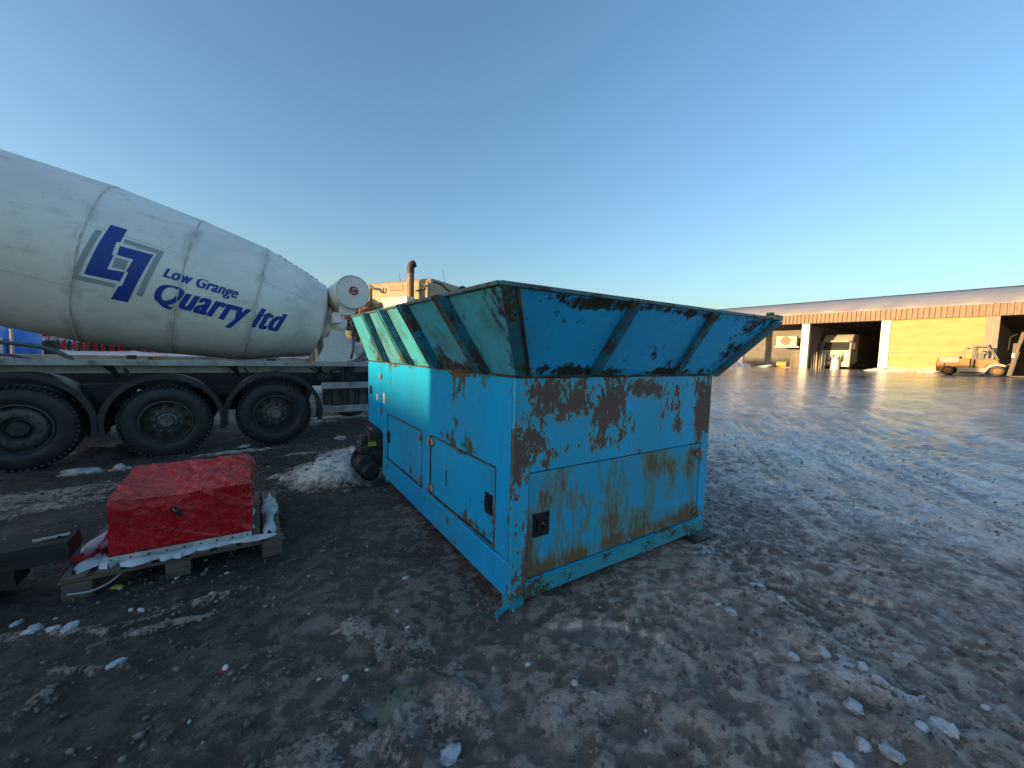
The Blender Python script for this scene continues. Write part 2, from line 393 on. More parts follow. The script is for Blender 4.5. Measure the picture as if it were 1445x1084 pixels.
h = t.math('ADD', h, t.math('MULTIPLY', trk, 2.2)); h = t.math('MULTIPLY', h, t.math('SUBTRACT', 1.0, pud))
farw = t.ss(wt, .84, .93); t.bump(h, t.math('MULTIPLY', t.math('SUBTRACT', 1.0, t.math('MULTIPLY', wetf, .62)), t.math('SUBTRACT', 1.0, t.math('MULTIPLY', farw, .45))), .030)
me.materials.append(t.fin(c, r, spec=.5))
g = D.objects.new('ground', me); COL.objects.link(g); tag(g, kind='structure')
def gz_at(p): return zg(p.x, p.y)

def lump(name, p, sx, sy, sz, mt, seed, lev=2, rz=0, sink=.40):
    rnd = random.Random(seed); bm = bmesh.new(); bmesh.ops.create_icosphere(bm, subdivisions=lev, radius=1)
    f = [Vector((rnd.uniform(-1, 1), rnd.uniform(-1, 1), rnd.uniform(-1, 1))).normalized() for _ in range(7)]
    am = [rnd.uniform(.05, .3) for _ in f]
    for v in bm.verts:
        n = v.co.normalized(); k = 1.0
        for a_, w in zip(f, am): k -= w*max(0, n.dot(a_)-.45)
        k += rnd.uniform(-.09, .09)*(1 if lev < 3 else .6); k += .16*math.sin(n.x*5+seed)*math.sin(n.y*6+seed*2)+.08*math.sin(n.z*11+n.x*9); v.co = n*k
    bmesh.ops.scale(bm, vec=(sx, sy, sz), verts=bm.verts)
    mb = MB(); mb.bm.free(); mb.bm = bm
    o = mb.build(name, mt, smooth=50); o.location = (p.x, p.y, gz_at(p) + sz*(1-2*sink)); o.rotation_euler = (rnd.uniform(-.25, .25), rnd.uniform(-.25, .25), rz)
    return o
def ice_mat():
    t = NT('dirty_ice'); n = t.noise(18, 6, .7)
    c = t.mix(t.ss(n, .42, .7), (.55, .55, .56), (.24, .23, .22)); c = t.mix(t.ss(t.noise(60, 4, .7), .6, .7), c, (.08, .075, .07))
    t.bump(t.noise(35, 5, .7), .5, .01); return t.fin(c, .35)
ICE = ice_mat()
LUMPS = [(572, 820, .028, .024, .018, 'small clean white ice lump alone on the mud left of the machine'),
 (1204, 1007, .065, .045, .035, 'flat pale ice chunk just below the long slush patch at lower right'),
 (1330, 1040, .06, .05, .04, 'rounded pale ice chunk nearest the lower right corner'), (1217, 1054, .045, .04, .03, None), (1256, 1070, .05, .04, .03, None), (1298, 1050, .035, .03, .025, None),
 (1190, 1082, .05, .04, .03, None), (1068, 828, .06, .035, .025, 'slim grey ice sliver standing in the slush right of the machine'), (1100, 855, .04, .03, .02, None), (1030, 870, .05, .04, .03, None), (1012, 865, .03, .025, .02, None),
 (936, 915, .028, .016, .014, 'little white ice chip right of the brown puddle'), (745, 940, .02, .018, .014, None), (810, 978, .026, .022, .015, None), (632, 1068, .05, .07, .03, 'oblong white ice chunk at the bottom edge below the footprint'),
 (487, 963, .022, .022, .02, None), (46, 902, .05, .045, .04, 'round grey ice ball in the slush ridge at lower left'), (75, 902, .04, .03, .025, None), (100, 900, .05, .03, .025, None), (300, 845, .03, .025, .02, None),
 (112, 668, .17, .09, .035, 'long flat slab of frozen snow beside the rear wheel'), (168, 664, .07, .05, .035, 'small frozen snow slab behind the red wrapped crate'), (345, 632, .09, .05, .03, None), (398, 677, .05, .04, .025, None), (480, 620, .12, .07, .06, None),
 (455, 660, .09, .07, .06, None), (500, 655, .10, .08, .07, None), (515, 625, .13, .09, .07, None), (478, 690, .06, .05, .04, None), (1305, 1000, .04, .03, .02, None), (1160, 930, .06, .035, .03, None), (1185, 945, .045, .03, .025, None),
 (1215, 965, .05, .03, .03, None), (1240, 985, .045, .03, .03, None), (1390, 1005, .03, .02, .02, None), (1265, 930, .03, .025, .02, None), (1120, 935, .04, .03, .025, None), (250, 812, .02, .018, .015, None), (290, 787, .022, .018, .014, None), (320, 807, .022, .02, .014, None),
 (22, 878, .04, .03, .02, None), (200, 865, .03, .02, .015, None), (165, 945, .05, .02, .02, None), (560, 870, .018, .014, .012, None), (575, 892, .02, .012, .01, None)]
for i, (px, py, a, b, c_, lab) in enumerate(LUMPS):
    p = at(px, py); k_ = .8 if py > 700 else 1.0; a, b, c_ = a*k_, b*k_, c_*k_*.9; o = lump('ice_lump', p, a, b, c_, ICE, i+3, 3 if a > .04 else 2, rz=i*1.3)
    tag(o, lab or 'small dirty grey ice lump lying loose on the slushy ground', 'ice lump', 'loose ice lumps on the ground')
# thousands of crumbs of grit and ice: nobody could count them
rnd = random.Random(5); V = []; Fc = []; MI = []
base = bmesh.new(); bmesh.ops.create_icosphere(base, subdivisions=1, radius=1); bv = np.array([v.co[:] for v in base.verts]); bf = np.array([[v.index for v in f.verts] for f in base.faces]); base.free()
N = 15000; rs = np.random.RandomState(4)
gxp = rs.uniform(-4.5, 7, N*3); gyp = rs.uniform(.55, 8.5, N*3)
dn = fbm(gxp*1.7, gyp*1.7, 201, 4); keep = (dn + rs.uniform(-.22, .22, N*3) > .52) & (np.hypot(gxp, gyp) < 8.8) & (rs.uniform(0, 1, N*3) > .85*sst(.9*gxp + .12*gyp, 1.6, 3.4))
gxp, gyp = gxp[keep][:N], gyp[keep][:N]; gzp = ground_fn(gxp, gyp)[0]
K = len(gxp); sc = rs.gamma(1.8, .0026, K) + .002; sc = np.minimum(sc, .016)
vv = bv[None]*(1 + rs.uniform(-.25, .25, (K, len(bv), 1)))*sc[:, None, None]*rs.uniform(.6, 1.3, (K, 1, 3))
vv += np.stack([gxp, gyp, gzp + sc*.25], 1)[:, None, :]
ff = bf[None] + (np.arange(K)*len(bv))[:, None, None]
me = D.meshes.new('grit'); me.vertices.add(K*len(bv)); me.vertices.foreach_set('co', vv.astype(np.float32).ravel())
ff = ff.reshape(-1, 3).astype(np.int32); me.loops.add(ff.size); me.loops.foreach_set('vertex_index', ff.ravel())
me.polygons.add(len(ff)); me.polygons.foreach_set('loop_start', np.arange(0, ff.size, 3, dtype=np.int32))
mi = np.repeat((rs.uniform(0, 1, K) > .97).astype(np.int32), len(bf)); me.polygons.foreach_set('material_index', mi); me.update(calc_edges=True)
me.materials.append(mat('grit_stone', (.10, .088, .08), .6, 0, (.22, .20, .185), 3, .5, .6)); me.materials.append(mat('grit_ice', (.5, .53, .55), .3, 0, (.3, .3, .3), 3))
gr = D.objects.new('grit', me); COL.objects.link(gr); tag(gr, 'crumbs of dark stone and ice strewn over the frozen mud', 'grit', kind='stuff')

# ------------------------------------------------------------------ the blue machine
BL = (.005, .41, .82); TEAL = (.03, .20, .22)
P_side = paint('paint_blue_side', BL, thr=.72, scale=2.2, streak=.6, halo=(.05, .11, .06), rust=((.05,.05,.03),(.11,.08,.04)), seed=1, halow=.05, specks=.735, rough=.34,
    blobs=[(0, .55, .86, .5, .26, .10, .18), (0, .95, .86, .5, .25, .09, .14), (0, .28, .34, .3, .16, .07, .2), (0, .62, .32, .3, .25, .05, .15), (0, 2.0, 1.36, .3, .7, .04, .2), (0, .9, 1.36, .3, 1.2, .035, .2),
           (0, 1.9, .78, .3, .5, .07, .13), (0, 1.7, .34, .3, .4, .06, .14), (0, .02, .6, .06, .05, .8, .17), (0, 3.1, .62, .3, .4, .06, .2)])
P_door = paint('paint_blue_side_door', (.005, .39, .76), thr=.73, scale=2.6, streak=.5, halo=(.06, .12, .06), rust=((.06,.05,.025),(.13,.09,.04)), seed=2, halow=.07, specks=.73,
    blobs=[(0, .4, .34, .3, .5, .07, .22), (0, .28, .42, .3, .15, .12, .12), (0, 2.1, .7, .3, .45, .18, .1), (0, 1.75, .36, .3, .4, .07, .15), (0, .2, .5, .3, .04, .5, .12), (0, .7, .8, .3, .6, .04, .14)])
P_front = paint('paint_blue_front', (.010, .48, .80), thr=.595, scale=4.2, streak=.55, halo=(.16, .36, .30), rust=((.105,.068,.054),(.19,.12,.088)), seed=3, halow=.05, crisp=.015, specks=.68, rough=.42,
    blobs=[(.34, 0, 1.20, .32, .5, .20, .30), (.62, 0, 1.2, .35, .5, .2, .10), (.84, 0, 1.16, .17, .5, .16, .14), (.95, 0, 1.27, .9, .5, .12, .06), (.37, 0, .92, .2, .5, .08, .20), (.25, 0, .86, .08, .5, .05, .12), (1.1, 0, 1.28, .3, .5, .09, .18), (1.55, 0, 1.12, .16, .5, .3, .14),
           (1.78, 0, 1.2, .26, .5, .3, .24), (1.85, 0, 1.02, .2, .5, .2, .2), (.07, 0, .2, .08, .3, .15, .06)])
P_fdoor = paint('paint_blue_front_door', (.014, .46, .74), thr=.60, scale=4.2, streak=.34, halo=(.13, .26, .22), rust=((.11,.068,.038),(.25,.155,.08)), seed=6, halow=.13, crisp=.16, specks=.71, rough=.45,
    blobs=[(.3, 0, .2, .42, .5, .13, .30), (.24, 0, .62, .1, .5, .24, .20), (.5, 0, .58, .18, .5, .12, .12), (1.0, 0, .2, .8, .5, .10, .28), (1.15, 0, .32, .28, .5, .16, .2), (1.65, 0, .22, .4, .5, .13, .32), (1.6, 0, .62, .35, .5, .16, .16),
           (1.3, 0, .68, .25, .5, .12, .12), (.8, 0, .3, .2, .5, .2, .12), (1.8, 0, .74, .3, .5, .06, .22), (.13, 0, .4, .05, .4, .4, .2)])
P_hop = paint('paint_hopper', (.06, .42, .60), thr=.72, scale=2.6, streak=.8, halo=(.015, .075, .07), rust=((.02,.018,.016),(.06,.035,.02)), seed=5, halow=.10, grime=(.05, .15, .15), gthr=.47, specks=.73,
    blobs=[(-.02, .9, 1.42, .3, 1.5, .09, .25), (-.02, 2.6, 1.41, .3, 1.5, .06, .2), (-.2, .3, 1.75, .1, .5, .1, .1)])
P_hopf = paint('paint_hopper_front', (.010, .50, .95), thr=.70, scale=2.4, streak=.9, halo=(.012, .06, .06), rust=((.02,.018,.016),(.055,.035,.02)), seed=8, halow=.07, specks=.74, grime=(.03, .20, .25), gthr=.58,
    blobs=[(.3, -.02, 1.41, .6, .3, .07, .28), (1.3, -.02, 1.40, .8, .3, .05, .26), (.25, -.28, 1.79, .7, .3, .07, .24), (1.9, -.2, 1.6, .3, .3, .3, .16), (1.2, -.3, 1.8, 1.2, .1, .035, .2)])
P_rib = paint('paint_hopper_rib', (.012, .22, .34), thr=.56, scale=5, streak=1, halo=(.02, .08, .08), rust=((.03,.024,.02),(.09,.05,.03)), seed=9, halow=.12, specks=.70, grime=(.02, .055, .06), gthr=.46)
P_post = paint('paint_hopper_corner', (.015, .17, .24), thr=.57, scale=7, streak=1, halo=(.05, .16, .14), rust=((.025,.02,.016),(.14,.075,.03)), seed=10, halow=.05, specks=.66)
P_trim = paint('paint_teal_trim', (.03, .36, .45), thr=.63, scale=6, streak=1, halo=(.05, .14, .12), rust=((.045,.035,.025),(.12,.07,.035)), seed=11, halow=.08, specks=.68)
P_rim = paint('paint_rim', (.05, .16, .19), thr=.58, scale=9, streak=1, halo=(.05, .07, .065), rust=((.05,.04,.03),(.12,.07,.04)), seed=12, specks=.66)
M_seal = mat('rusty_seam_steel', (.035, .028, .024), .7, 0, (.22, .10, .035), 9, .5, .68, .5, 40)
M_black = mat('black_plastic', (.012, .012, .013), .35, 0, (.03, .03, .03), 20)
M_steel = mat('bare_steel', (.42, .40, .38), .38, .8, (.16, .11, .08), 12, .45, .7, .2)
M_hinge = mat('rusted_hinge', (.28, .16, .12), .6, .2, (.40, .36, .34), 22, .45, .6, .3)
M_dark = mat('dark_chassis', (.018, .018, .020), .6, 0, (.04, .037, .034), 5)
M_sticker = mat('faded_sticker', (.62, .60, .60), .5, 0, (.5, .25, .22), 30, .55, .62)
bm_root = empty('hopper_machine', C0, TH, 'large blue steel machine with a flared open hopper on top, paint flaking to brown rust', 'machine')
Wd, Ln, Z0, Z1, E1 = 1.985, 2.72, .07, 1.372, 3.41
b = MB()                                                    # shell with recessed door openings
SK = .03
def wall_with_hole(b, axis, a0, a1, z0, z1, holes, off, depth, sgn=1):
    """flat sheet of thickness `depth` with rectangular holes"""
    xs = sorted({a0, a1, *[h[0] for h in holes], *[h[1] for h in holes]}); zs = sorted({z0, z1, *[h[2] for h in holes], *[h[3] for h in holes]})
    for i in range(len(xs)-1):
        for j in range(len(zs)-1):
            cx, cz = (xs[i]+xs[i+1])/2, (zs[j]+zs[j+1])/2
            if any(h[0] < cx < h[1] and h[2] < cz < h[3] for h in holes): continue
            if axis == 'y': lo, hi = (off, xs[i], zs[j]), (off+depth, xs[i+1], zs[j+1])
            else: lo, hi = (xs[i], off, zs[j]), (xs[i+1], off+depth, zs[j+1])
            b.box(lo, hi)
    bmesh.ops.remove_doubles(b.bm, verts=b.bm.verts, dist=1e-5)
    seen = {}                                              # drop interior double faces
    for f in b.bm.faces: seen.setdefault(tuple(sorted(v.index for v in f.verts)), []).append(f)
    b.bm.verts.index_update(); seen = {}
    for f in b.bm.faces: seen.setdefault(tuple(sorted(v.index for v in f.verts)), []).append(f)
    dl = [f for fs in seen.values() if len(fs) > 1 for f in fs]
    bmesh.ops.delete(b.bm, geom=dl, context='FACES')
DO = [(.185, 1.26, .31, .815), (1.445, 2.54, .30, .812)]
FD = (.118, 1.878, .165, .805)
b = MB(); wall_with_hole(b, 'y', .012, Ln, .285, Z1, DO, 0, SK); b.build('side_panel', P_side, bm_root)
b = MB(); wall_with_hole(b, 'x', .0, Wd, .085, Z1-.002, [(.110, 1.886, .155, .815)], -.004, SK); b.build('front_panel', P_front, bm_root)
MB().box((Wd-.028, .03, .09), (Wd, Ln, Z1-.004)).build('side_panel', P_side, bm_root)
MB().box((.03, Ln-.03, .09), (Wd-.03, Ln-.002, Z1-.006)).build('rear_panel', P_side, bm_root)
MB().box((.04, .04, Z1-.05), (Wd-.04, Ln-.04, Z1-.012)).box((.04, .04, .10), (Wd-.04, Ln-.04, .13)).box((.065, .065, .14), (.075, Ln-.04, Z1-.06)).box((.065, .065, .14), (Wd-.05, .075, Z1-.06)).build('inner_bulkhead', M_dark, bm_root)
MB().box((-.004, .014, Z0), (SK-.005, Ln+.005, .283)).build('skirt_beam', P_side, bm_root, bevel=.004)
MB().box((.10, -.022, .070), (Wd-.02, -.0045, .150)).box((.10, -.022, .058), (Wd-.02, .06, .069)).build('bottom_sill', P_trim, bm_root, bevel=.003)
for nm, (y0, y1, z0, z1), hy, ly in (('side_door', DO[0], 1.225, .27), ('side_door', DO[1], 1.476, 2.49)):
    g_ = .010
    d = MB().box((.006, y0+g_, z0+g_), (.022, y1-g_, z1-g_)).build(nm, P_door, bm_root, bevel=.004)
    MB().box((-.0015, y0-.004, z0-.004), (.004, y0+.009, z1+.004)).box((-.0015, y1-.009, z0-.004), (.004, y1+.004, z1+.004)).box((-.0015, y0+.009, z1-.009), (.004, y1-.009, z1+.004)).box((-.0015, y0+.009, z0-.004), (.004, y1-.009, z0+.009)).build('door_seal', M_seal, d)
    for z in (.757, .365):                                  # round weld-on hinges
        MB().lathe((.004, hy, z), (-1, 0, 0), [(0, .034), (.012, .034), (.016, .028)], 14).box((-.008, hy-.05 if hy < 1.3 else hy, z-.016), (.003, hy if hy < 1.3 else hy+.05, z+.016)).tube([(-.020, hy + (.02 if hy < 1.3 else -.02), z-.035), (-.020, hy + (.02 if hy < 1.3 else -.02), z+.035)], .011).build('hinge', M_hinge, d, bevel=.002)
    MB().box((-.004, ly-.045, .495), (.006, ly+.045, .625)).box((-.012, ly-.02, .52), (-.0042, ly+.02, .60)).lathe((-.004, ly+.028, .61), (-1, 0, 0), [(0, .008), (.006, .006)], 8).lathe((-.004, ly-.03, .51), (-1, 0, 0), [(0, .008), (.006, .006)], 8).tube([(-.012, ly+.018, .575), (-.03, ly, .57), (-.012, ly-.018, .575)], .006).build('latch', M_black, d, bevel=.003)
    if ly < 1:
        MB().bar((.003, .93, .60), (.003, .93, .47), .004, .006).build('scratch', M_black, d)
fd = MB().box((FD[0], .003, FD[2]), (FD[1], .020, FD[3])).build('front_door', P_fdoor, bm_root, bevel=.004)
MB().box((.155, -.012, .415), (.27, -.003+.006, .555)).box((.175, -.022, .445), (.225, -.0122, .525)).tube([(.185, -.026, .50), (.19, -.036, .505), (.215, -.036, .49), (.22, -.026, .47)], .007).lathe((.262, -.012, .54), (0, -1, 0), [(0, .010), (.007, .007)], 8).lathe((.165, -.012, .425), (0, -1, 0), [(0, .010), (.007, .007)], 8).box((.235, -.022, .465), (.26, -.0122, .505)).build('latch', M_black, fd, bevel=.003)
MB().lathe((.21, -.023, .50), (0, -1, 0), [(0, .008), (.004, .007)], 10).build('lock_barrel', M_steel, fd)
for z in (.722, .225):
    MB().prism([(1.80, -.012, z), (1.845, -.012, z+.030), (1.872, -.012, z+.036), (1.90, -.012, z+.030), (1.945, -.012, z), (1.90, -.012, z-.030), (1.872, -.012, z-.036), (1.845, -.012, z-.030)], (0, .007, 0)).tube([(1.872, -.019, z-.045), (1.872, -.019, z+.045)], .012).build('hinge', M_steel, fd, bevel=.002)
MB().bar((.56, -.001, .60), (.60, -.001, .50), .004, .010).build('scratch', mat('bare_scratch', (.35, .36, .33), .5), fd)
# end cabinet overhanging at the back
MB().prism([(0, Ln+.006, Z1-.002), (0, E1, Z1-.002), (0, E1, .60), (0, 2.86, .575), (0, Ln+.006, .56)], (Wd, 0, 0)).build('end_cabinet', P_side, bm_root)
d = MB().box((-.008, 2.80, .63), (-.001, 3.39, Z1-.03)).build('cabinet_door', P_side, bm_root, bevel=.002)
for z in (1.21, .81): MB().lathe((-.008, 2.785, z), (-1, 0, 0), [(0, .03), (.01, .028)], 12).box((-.014, 2.76, z-.03), (-.0085, 2.84, z+.03)).build('hinge', M_hinge, d)
MB().box((-.02, 3.19, .97), (-.009, 3.27, 1.07)).tube([(-.02, 3.20, 1.02), (-.035, 3.23, 1.02), (-.02, 3.26, 1.02)], .006).build('latch', M_black, d, bevel=.003)
for y, z, h in ((2.95, .955, .035), (2.685, .97, .06)): MB().box((-.0115 if y > 2.8 else -.003, y-.045, z-h), (-.0085 if y > 2.8 else -.0005, y+.03, z+h)).build('sticker', M_sticker, bm_root)
# corner post, weld seam
MB().box((-.006, -.010, .075), (.011, .0, Z1)).box((-.006, 0, .075), (-.0005, .012, Z1)).box((.0105, -.009, .082), (.108, -.0045, Z1-.002)).build('corner_post', P_front, bm_root, bevel=.003)
# feet with base plates
for (x, y) in ((.02, .03), (Wd-.15, .03), (.02, Ln-.12), (Wd-.15, Ln-.12)):
    f = MB().box((x, y, -.03), (x+.115, y+.09, .075)).build('foot', P_trim, bm_root, bevel=.003)
    if x < 1 and y < 1: MB().box((x-.10, y+.0, -.012), (x+.10, y+.03, .006), Matrix.Rotation(.35, 4, 'Z')).build('base_plate', P_trim, f)
    elif x > 1: MB().prism([(x+.116, y+.04, -.01), (x+.24, y+.04, -.01), (x+.116, y+.04, .10)], (0, .012, 0)).box((x-.05, y-.10, -.022), (x+.26, y+.12, -.004)).build('base_plate', M_dark, f)
    else: MB().box((x-.16, y-.02, -.02), (x+.14, y+.12, .0)).build('base_plate', M_dark, f)
# drawbar / drive unit at the back
du = MB().box((-.14, 2.80, .38), (.25, 3.06, .56)).box((-.12, 2.84, .12), (.2, 3.02, .38)).box((-.22, 2.86, .42), (-.17, 2.98, .52)).lathe((-.19, 2.80, .36), (0, 1, 0), [(0, .05), (.02, .07), (.18, .07), (.2, .05)], 14).lathe((-.10, 2.79, .585), (0, 1, 0), [(0, .03), (.2, .03)], 10).build('drive_unit', mat('greasy_iron', (.05, .045, .04), .55, .3, (.14, .12, .10), 8, .45, .65, .5), bm_root, bevel=.012)
MB().lathe((-.17, 2.92, .20), (0, 1, 0), [(-.14, .09), (-.10, .12), (-.09, .135), (-.05, .135), (-.04, .10), (.04, .10), (.05, .135), (.09, .135), (.10, .09)], 20).build('pulley', M_dark, du)
MB().lathe((-.13, 2.75, .10), (0, 1, 0), [(0, .07), (.03, .11), (.12, .11), (.15, .07)], 18).tube([(-.2, 2.80, .45), (-.29, 2.86, .33), (-.2, 2.9, .2)], .018).build('pulley', M_dark, du)
MB().box((-.15, 2.793, .40), (-.06, 2.799, .45)).build('warning_label', mat('yellow_label', (.5, .42, .08), .5), du)
# seam between body and hopper
MB().box((-.012, -.016, Z1+.001), (Wd+.010, E1+.01, Z1+.014)).build('hopper_frame', M_seal, bm_root, bevel=.003)
ZB = Z1+.015
# hopper rim corners (flared)
RF = {'nl': Vector((-.300, -.300, 1.813)), 'fl': Vector((-.195, E1+.03, 1.922)), 'nr': Vector((2.43, -.300, 1.845)), 'fr': Vector((2.40, E1+.12, 1.93))}
BT = {'nl': Vector((0, 0, ZB)), 'fl': Vector((0, E1, ZB)), 'nr': Vector((Wd+.02, 0, ZB)), 'fr': Vector((Wd+.02, E1, ZB))}
def panel(b, p, t):
    """sheet of thickness t over a (slightly twisted) quad, finely divided"""
    n = (p[1]-p[0]).cross(p[3]-p[0]).normalized()*t; N_ = 14; G = []
    for k in (0, 1):
        G.append([[b.bm.verts.new((p[0]*(1-i/N_)+p[1]*(i/N_))*(1-j/N_)+(p[3]*(1-i/N_)+p[2]*(i/N_))*(j/N_) + n*k) for j in range(N_+1)] for i in range(N_+1)])
    for g_ in G:
        for i in range(N_):
            for j in range(N_): b.bm.faces.new((g_[i][j], g_[i+1][j], g_[i+1][j+1], g_[i][j+1]))
    A, B = G
    for i in range(N_):
        for q1, q2 in (((i, 0), (i+1, 0)), ((i, N_), (i+1, N_)), ((0, i), (0, i+1)), ((N_, i), (N_, i+1))):
            b.bm.faces.new((A[q1[0]][q1[1]], A[q2[0]][q2[1]], B[q2[0]][q2[1]], B[q1[0]][q1[1]]))
hop = MB(); panel(hop, [BT['nl'], BT['fl'], RF['fl'], RF['nl']], .006)
hop = hop.build('hopper', P_hop, bm_root)
q_ = MB(); panel(q_, [BT['nl'], RF['nl'], RF['nr'], BT['nr']], .006); q_.build('hopper_front', P_hopf, hop)
q_ = MB(); panel(q_, [BT['nr'], RF['nr'], RF['fr'], BT['fr']], .006); q_.build('hopper_side', P_hop, hop)
q_ = MB(); panel(q_, [BT['fl'], BT['fr'], RF['fr'], RF['fl']], .006); q_.build('hopper_back', P_hop, hop)
def pt(f, u, v): return (BT[f[0]]*(1-u) + BT[f[1]]*u)*(1-v) + (RF[f[0]]*(1-u) + RF[f[1]]*u)*v
def rib(f, u0, u1, w, dep, out, mt, name='rib', v0=.0, v1=.995):
    """channel welded down the slope; outwards normal `out`"""
    a0, a1 = pt(f, u0, v0), pt(f, u1, v1); o = Vector(out).normalized(); s = (BT[f[1]]-BT[f[0]]).normalized()*w
    b = MB(); b.prism([a0, a0+s, a0+s+o*dep*.85, a0+o*dep*.85], a1-a0)
    return b.build(name, mt, hop, bevel=.003)
lf, ff_ = ('nl', 'fl'), ('nl', 'nr')
nL = -(BT['fl']-BT['nl']).cross(RF['nl']-BT['nl']).normalized(); nL = nL if nL.x < 0 else -nL
nF = (BT['nr']-BT['nl']).cross(RF['nl']-BT['nl']).normalized(); nF = nF if nF.y < 0 else -nF
L_ = E1
for yb, yt in ((.27, .30), (1.02, 1.06), (1.66, 1.72), (2.44, 2.42)):
    rib(lf, yb/L_, (yt+.3)/(L_+.33), .09, .085, (-1, 0, 0), P_rib)
for xb, xt in ((.55, .575), (1.42, 1.40)):
    rib(ff_, xb/2.005, (xt+.3)/2.73, .075, .04, (0, -1, 0), P_rib)
rib(ff_, 1.955/2.005, (2.33+.3)/2.73, .07, .05, nF, P_post, 'corner_plate', 0, 1.0)
rib(ff_, -.0, 0, .088, .012, nF, P_post, 'corner_plate', 0, 1.0)
c_ = MB(); a0 = pt(ff_, 0, 0)+nF*.012; a1 = pt(ff_, 0, 1)+nF*.012
c_.tube([a0+Vector((.090, 0, 0)), a1+Vector((.090, 0, 0))], .010, 8).build('weld_bead', M_seal, hop)
rm = MB()
for a, b2, n in (('nl', 'fl', nL), ('nl', 'nr', nF)):
    rm.bar(RF[a]+Vector((0, 0, .004)), RF[b2]+Vector((0, 0, .004)), .030, .022)
rm.bar(RF['nr']+Vector((0, 0, .004)), RF['fr']+Vector((0, 0, .004)), .03, .022).bar(RF['fl']+Vector((0, 0, .004)), RF['fr']+Vector((0, 0, .004)), .03, .022)
rm.build('rim', P_rim, hop, bevel=.004)
MB().box((2.36, -.30, 1.845), (2.48, -.16, 1.885)).lathe((2.36, -.25, 1.885), (0, 0, 1), [(0, .03), (.02, .03)], 10).build('rim_bracket', P_rib, hop, bevel=.006)

# ------------------------------------------------------------------ red wrapped crate on its pallet (same heading as the machine)
def wood(name, col, col2):
    t = NT(name); g_ = t.noise(3, 6, .6, t.map((1.2, 22, 22)), .3)
    c = t.mix(t.ss(g_, .35, .7), col, col2); c = t.mix(t.ss(t.noise(11, 5, .7), .55, .7, 0, .7), c, tuple(q*.4 for q in col))
    t.bump(g_, .6, .006); return t.fin(c, .75)
M_wood = wood('wet_pallet_wood', (.17, .13, .10), (.08, .062, .05)); M_woodd = wood('dark_timber', (.035, .031, .028), (.018, .017, .016))
def snow_mat():
    t = NT('settled_snow'); n = t.noise(9, 6, .65)
    c = t.mix(t.ss(n, .35, .75), (.66, .69, .73), (.38, .39, .41)); t.bump(t.noise(30, 6, .7), .5, .012); return t.fin(c, .6)
M_snow = snow_mat()
M_wht = mat('white_perforated_steel', (.55, .58, .55), .45, 0, (.35, .36, .33), 9)
pr = empty('pallet', fr(C0, TH, -2.19, 1.45), TH, 'broken wooden pallet with slushy boards under the red wrapped crate', 'pallet')
for y in (.0, .50, 1.0):
    for x in (.0, .46, .99): MB().box((x, y, -.02), (x+.13, y+.10, .085)).build('block', M_wood, pr, bevel=.006)
    MB().box((-.01, y-.002, .086), (1.13, y+.10, .106)).build('stringer_board', M_wood, pr, bevel=.004)
for k, x in enumerate((.0, .145, .29, .44, .585, .73, .87, 1.0)):
    MB().box((x, -.015+.01*(k % 2), .107), (x+.11, 1.12-.012*(k % 3), .127)).build('deck_board', M_wood, pr, bevel=.004)
def snow_cap(name, p0, p1, w, h, parent, seed, mt=None):
    p0, p1 = Vector(p0), Vector(p1); d = p1-p0; L = d.length; s = Vector((-d.y, d.x, 0)).normalized(); n, mm = max(6, int(L/.03)), 6; b = MB(); vs_ = []
    r_ = random.Random(seed)
    for i in range(n+1):
        t_ = i/n; ww = w*(.75 + .35*math.sin(t_*9+seed) + r_.uniform(-.15, .15))*min(1, 6*t_+.3, 6*(1-t_)+.3); row = []
        for j in range(mm+1):
            u = j/mm*2-1; row.append(b.bm.verts.new(p0 + d*t_ + s*(u*ww/2) + Vector((0, 0, h*max(0, 1-u*u)**.6*(.7+.5*r_.random())))))
        vs_.append(row)
    for i in range(n):
        for j in range(mm): b.bm.faces.new((vs_[i][j], vs_[i+1][j], vs_[i+1][j+1], vs_[i][j+1]))
    return b.build(name, mt or M_snow, parent, smooth=60)
for i, (a, b2, w, h) in enumerate((((.25, .02, .126), (.62, .03, .126), .09, .025), ((.60, .04, .127), (1.08, .02, .127), .08, .02), ((1.04, .05, .127), (1.06, .95, .127), .12, .03), ((.05, .02, .127), (.12, .22, .127), .13, .035),
        ((.02, .28, .127), (.10, .72, .127), .14, .035), ((.2, .01, .127), (.14, .2, .127), .08, .03), ((.90, .12, .127), (.92, .7, .127), .07, .012), ((.44, -.01, .126), (.56, .0, .126), .09, .03))):
    snow_cap('snow_on_boards', a, b2, w, h, pr, i)
st = MB().box((.17, .065, .128), (.93, .10, .138)).box((.17, .060, .128), (.93, .0645, .175)).build('perforated_strip', M_wht)
st.location = fr(C0, TH, -2.19, 1.45); st.rotation_euler = (0, 0, TH)
tag(st, 'white perforated steel strip lying along the front foot of the red wrapped crate', 'steel strip')
ho = MB()
for k in range(9): ho.lathe((.2+.088*k, .0595, .155), (0, -1, 0), [(0, .006), (.0015, .006)], 8)
ho.build('hole', M_black, st)
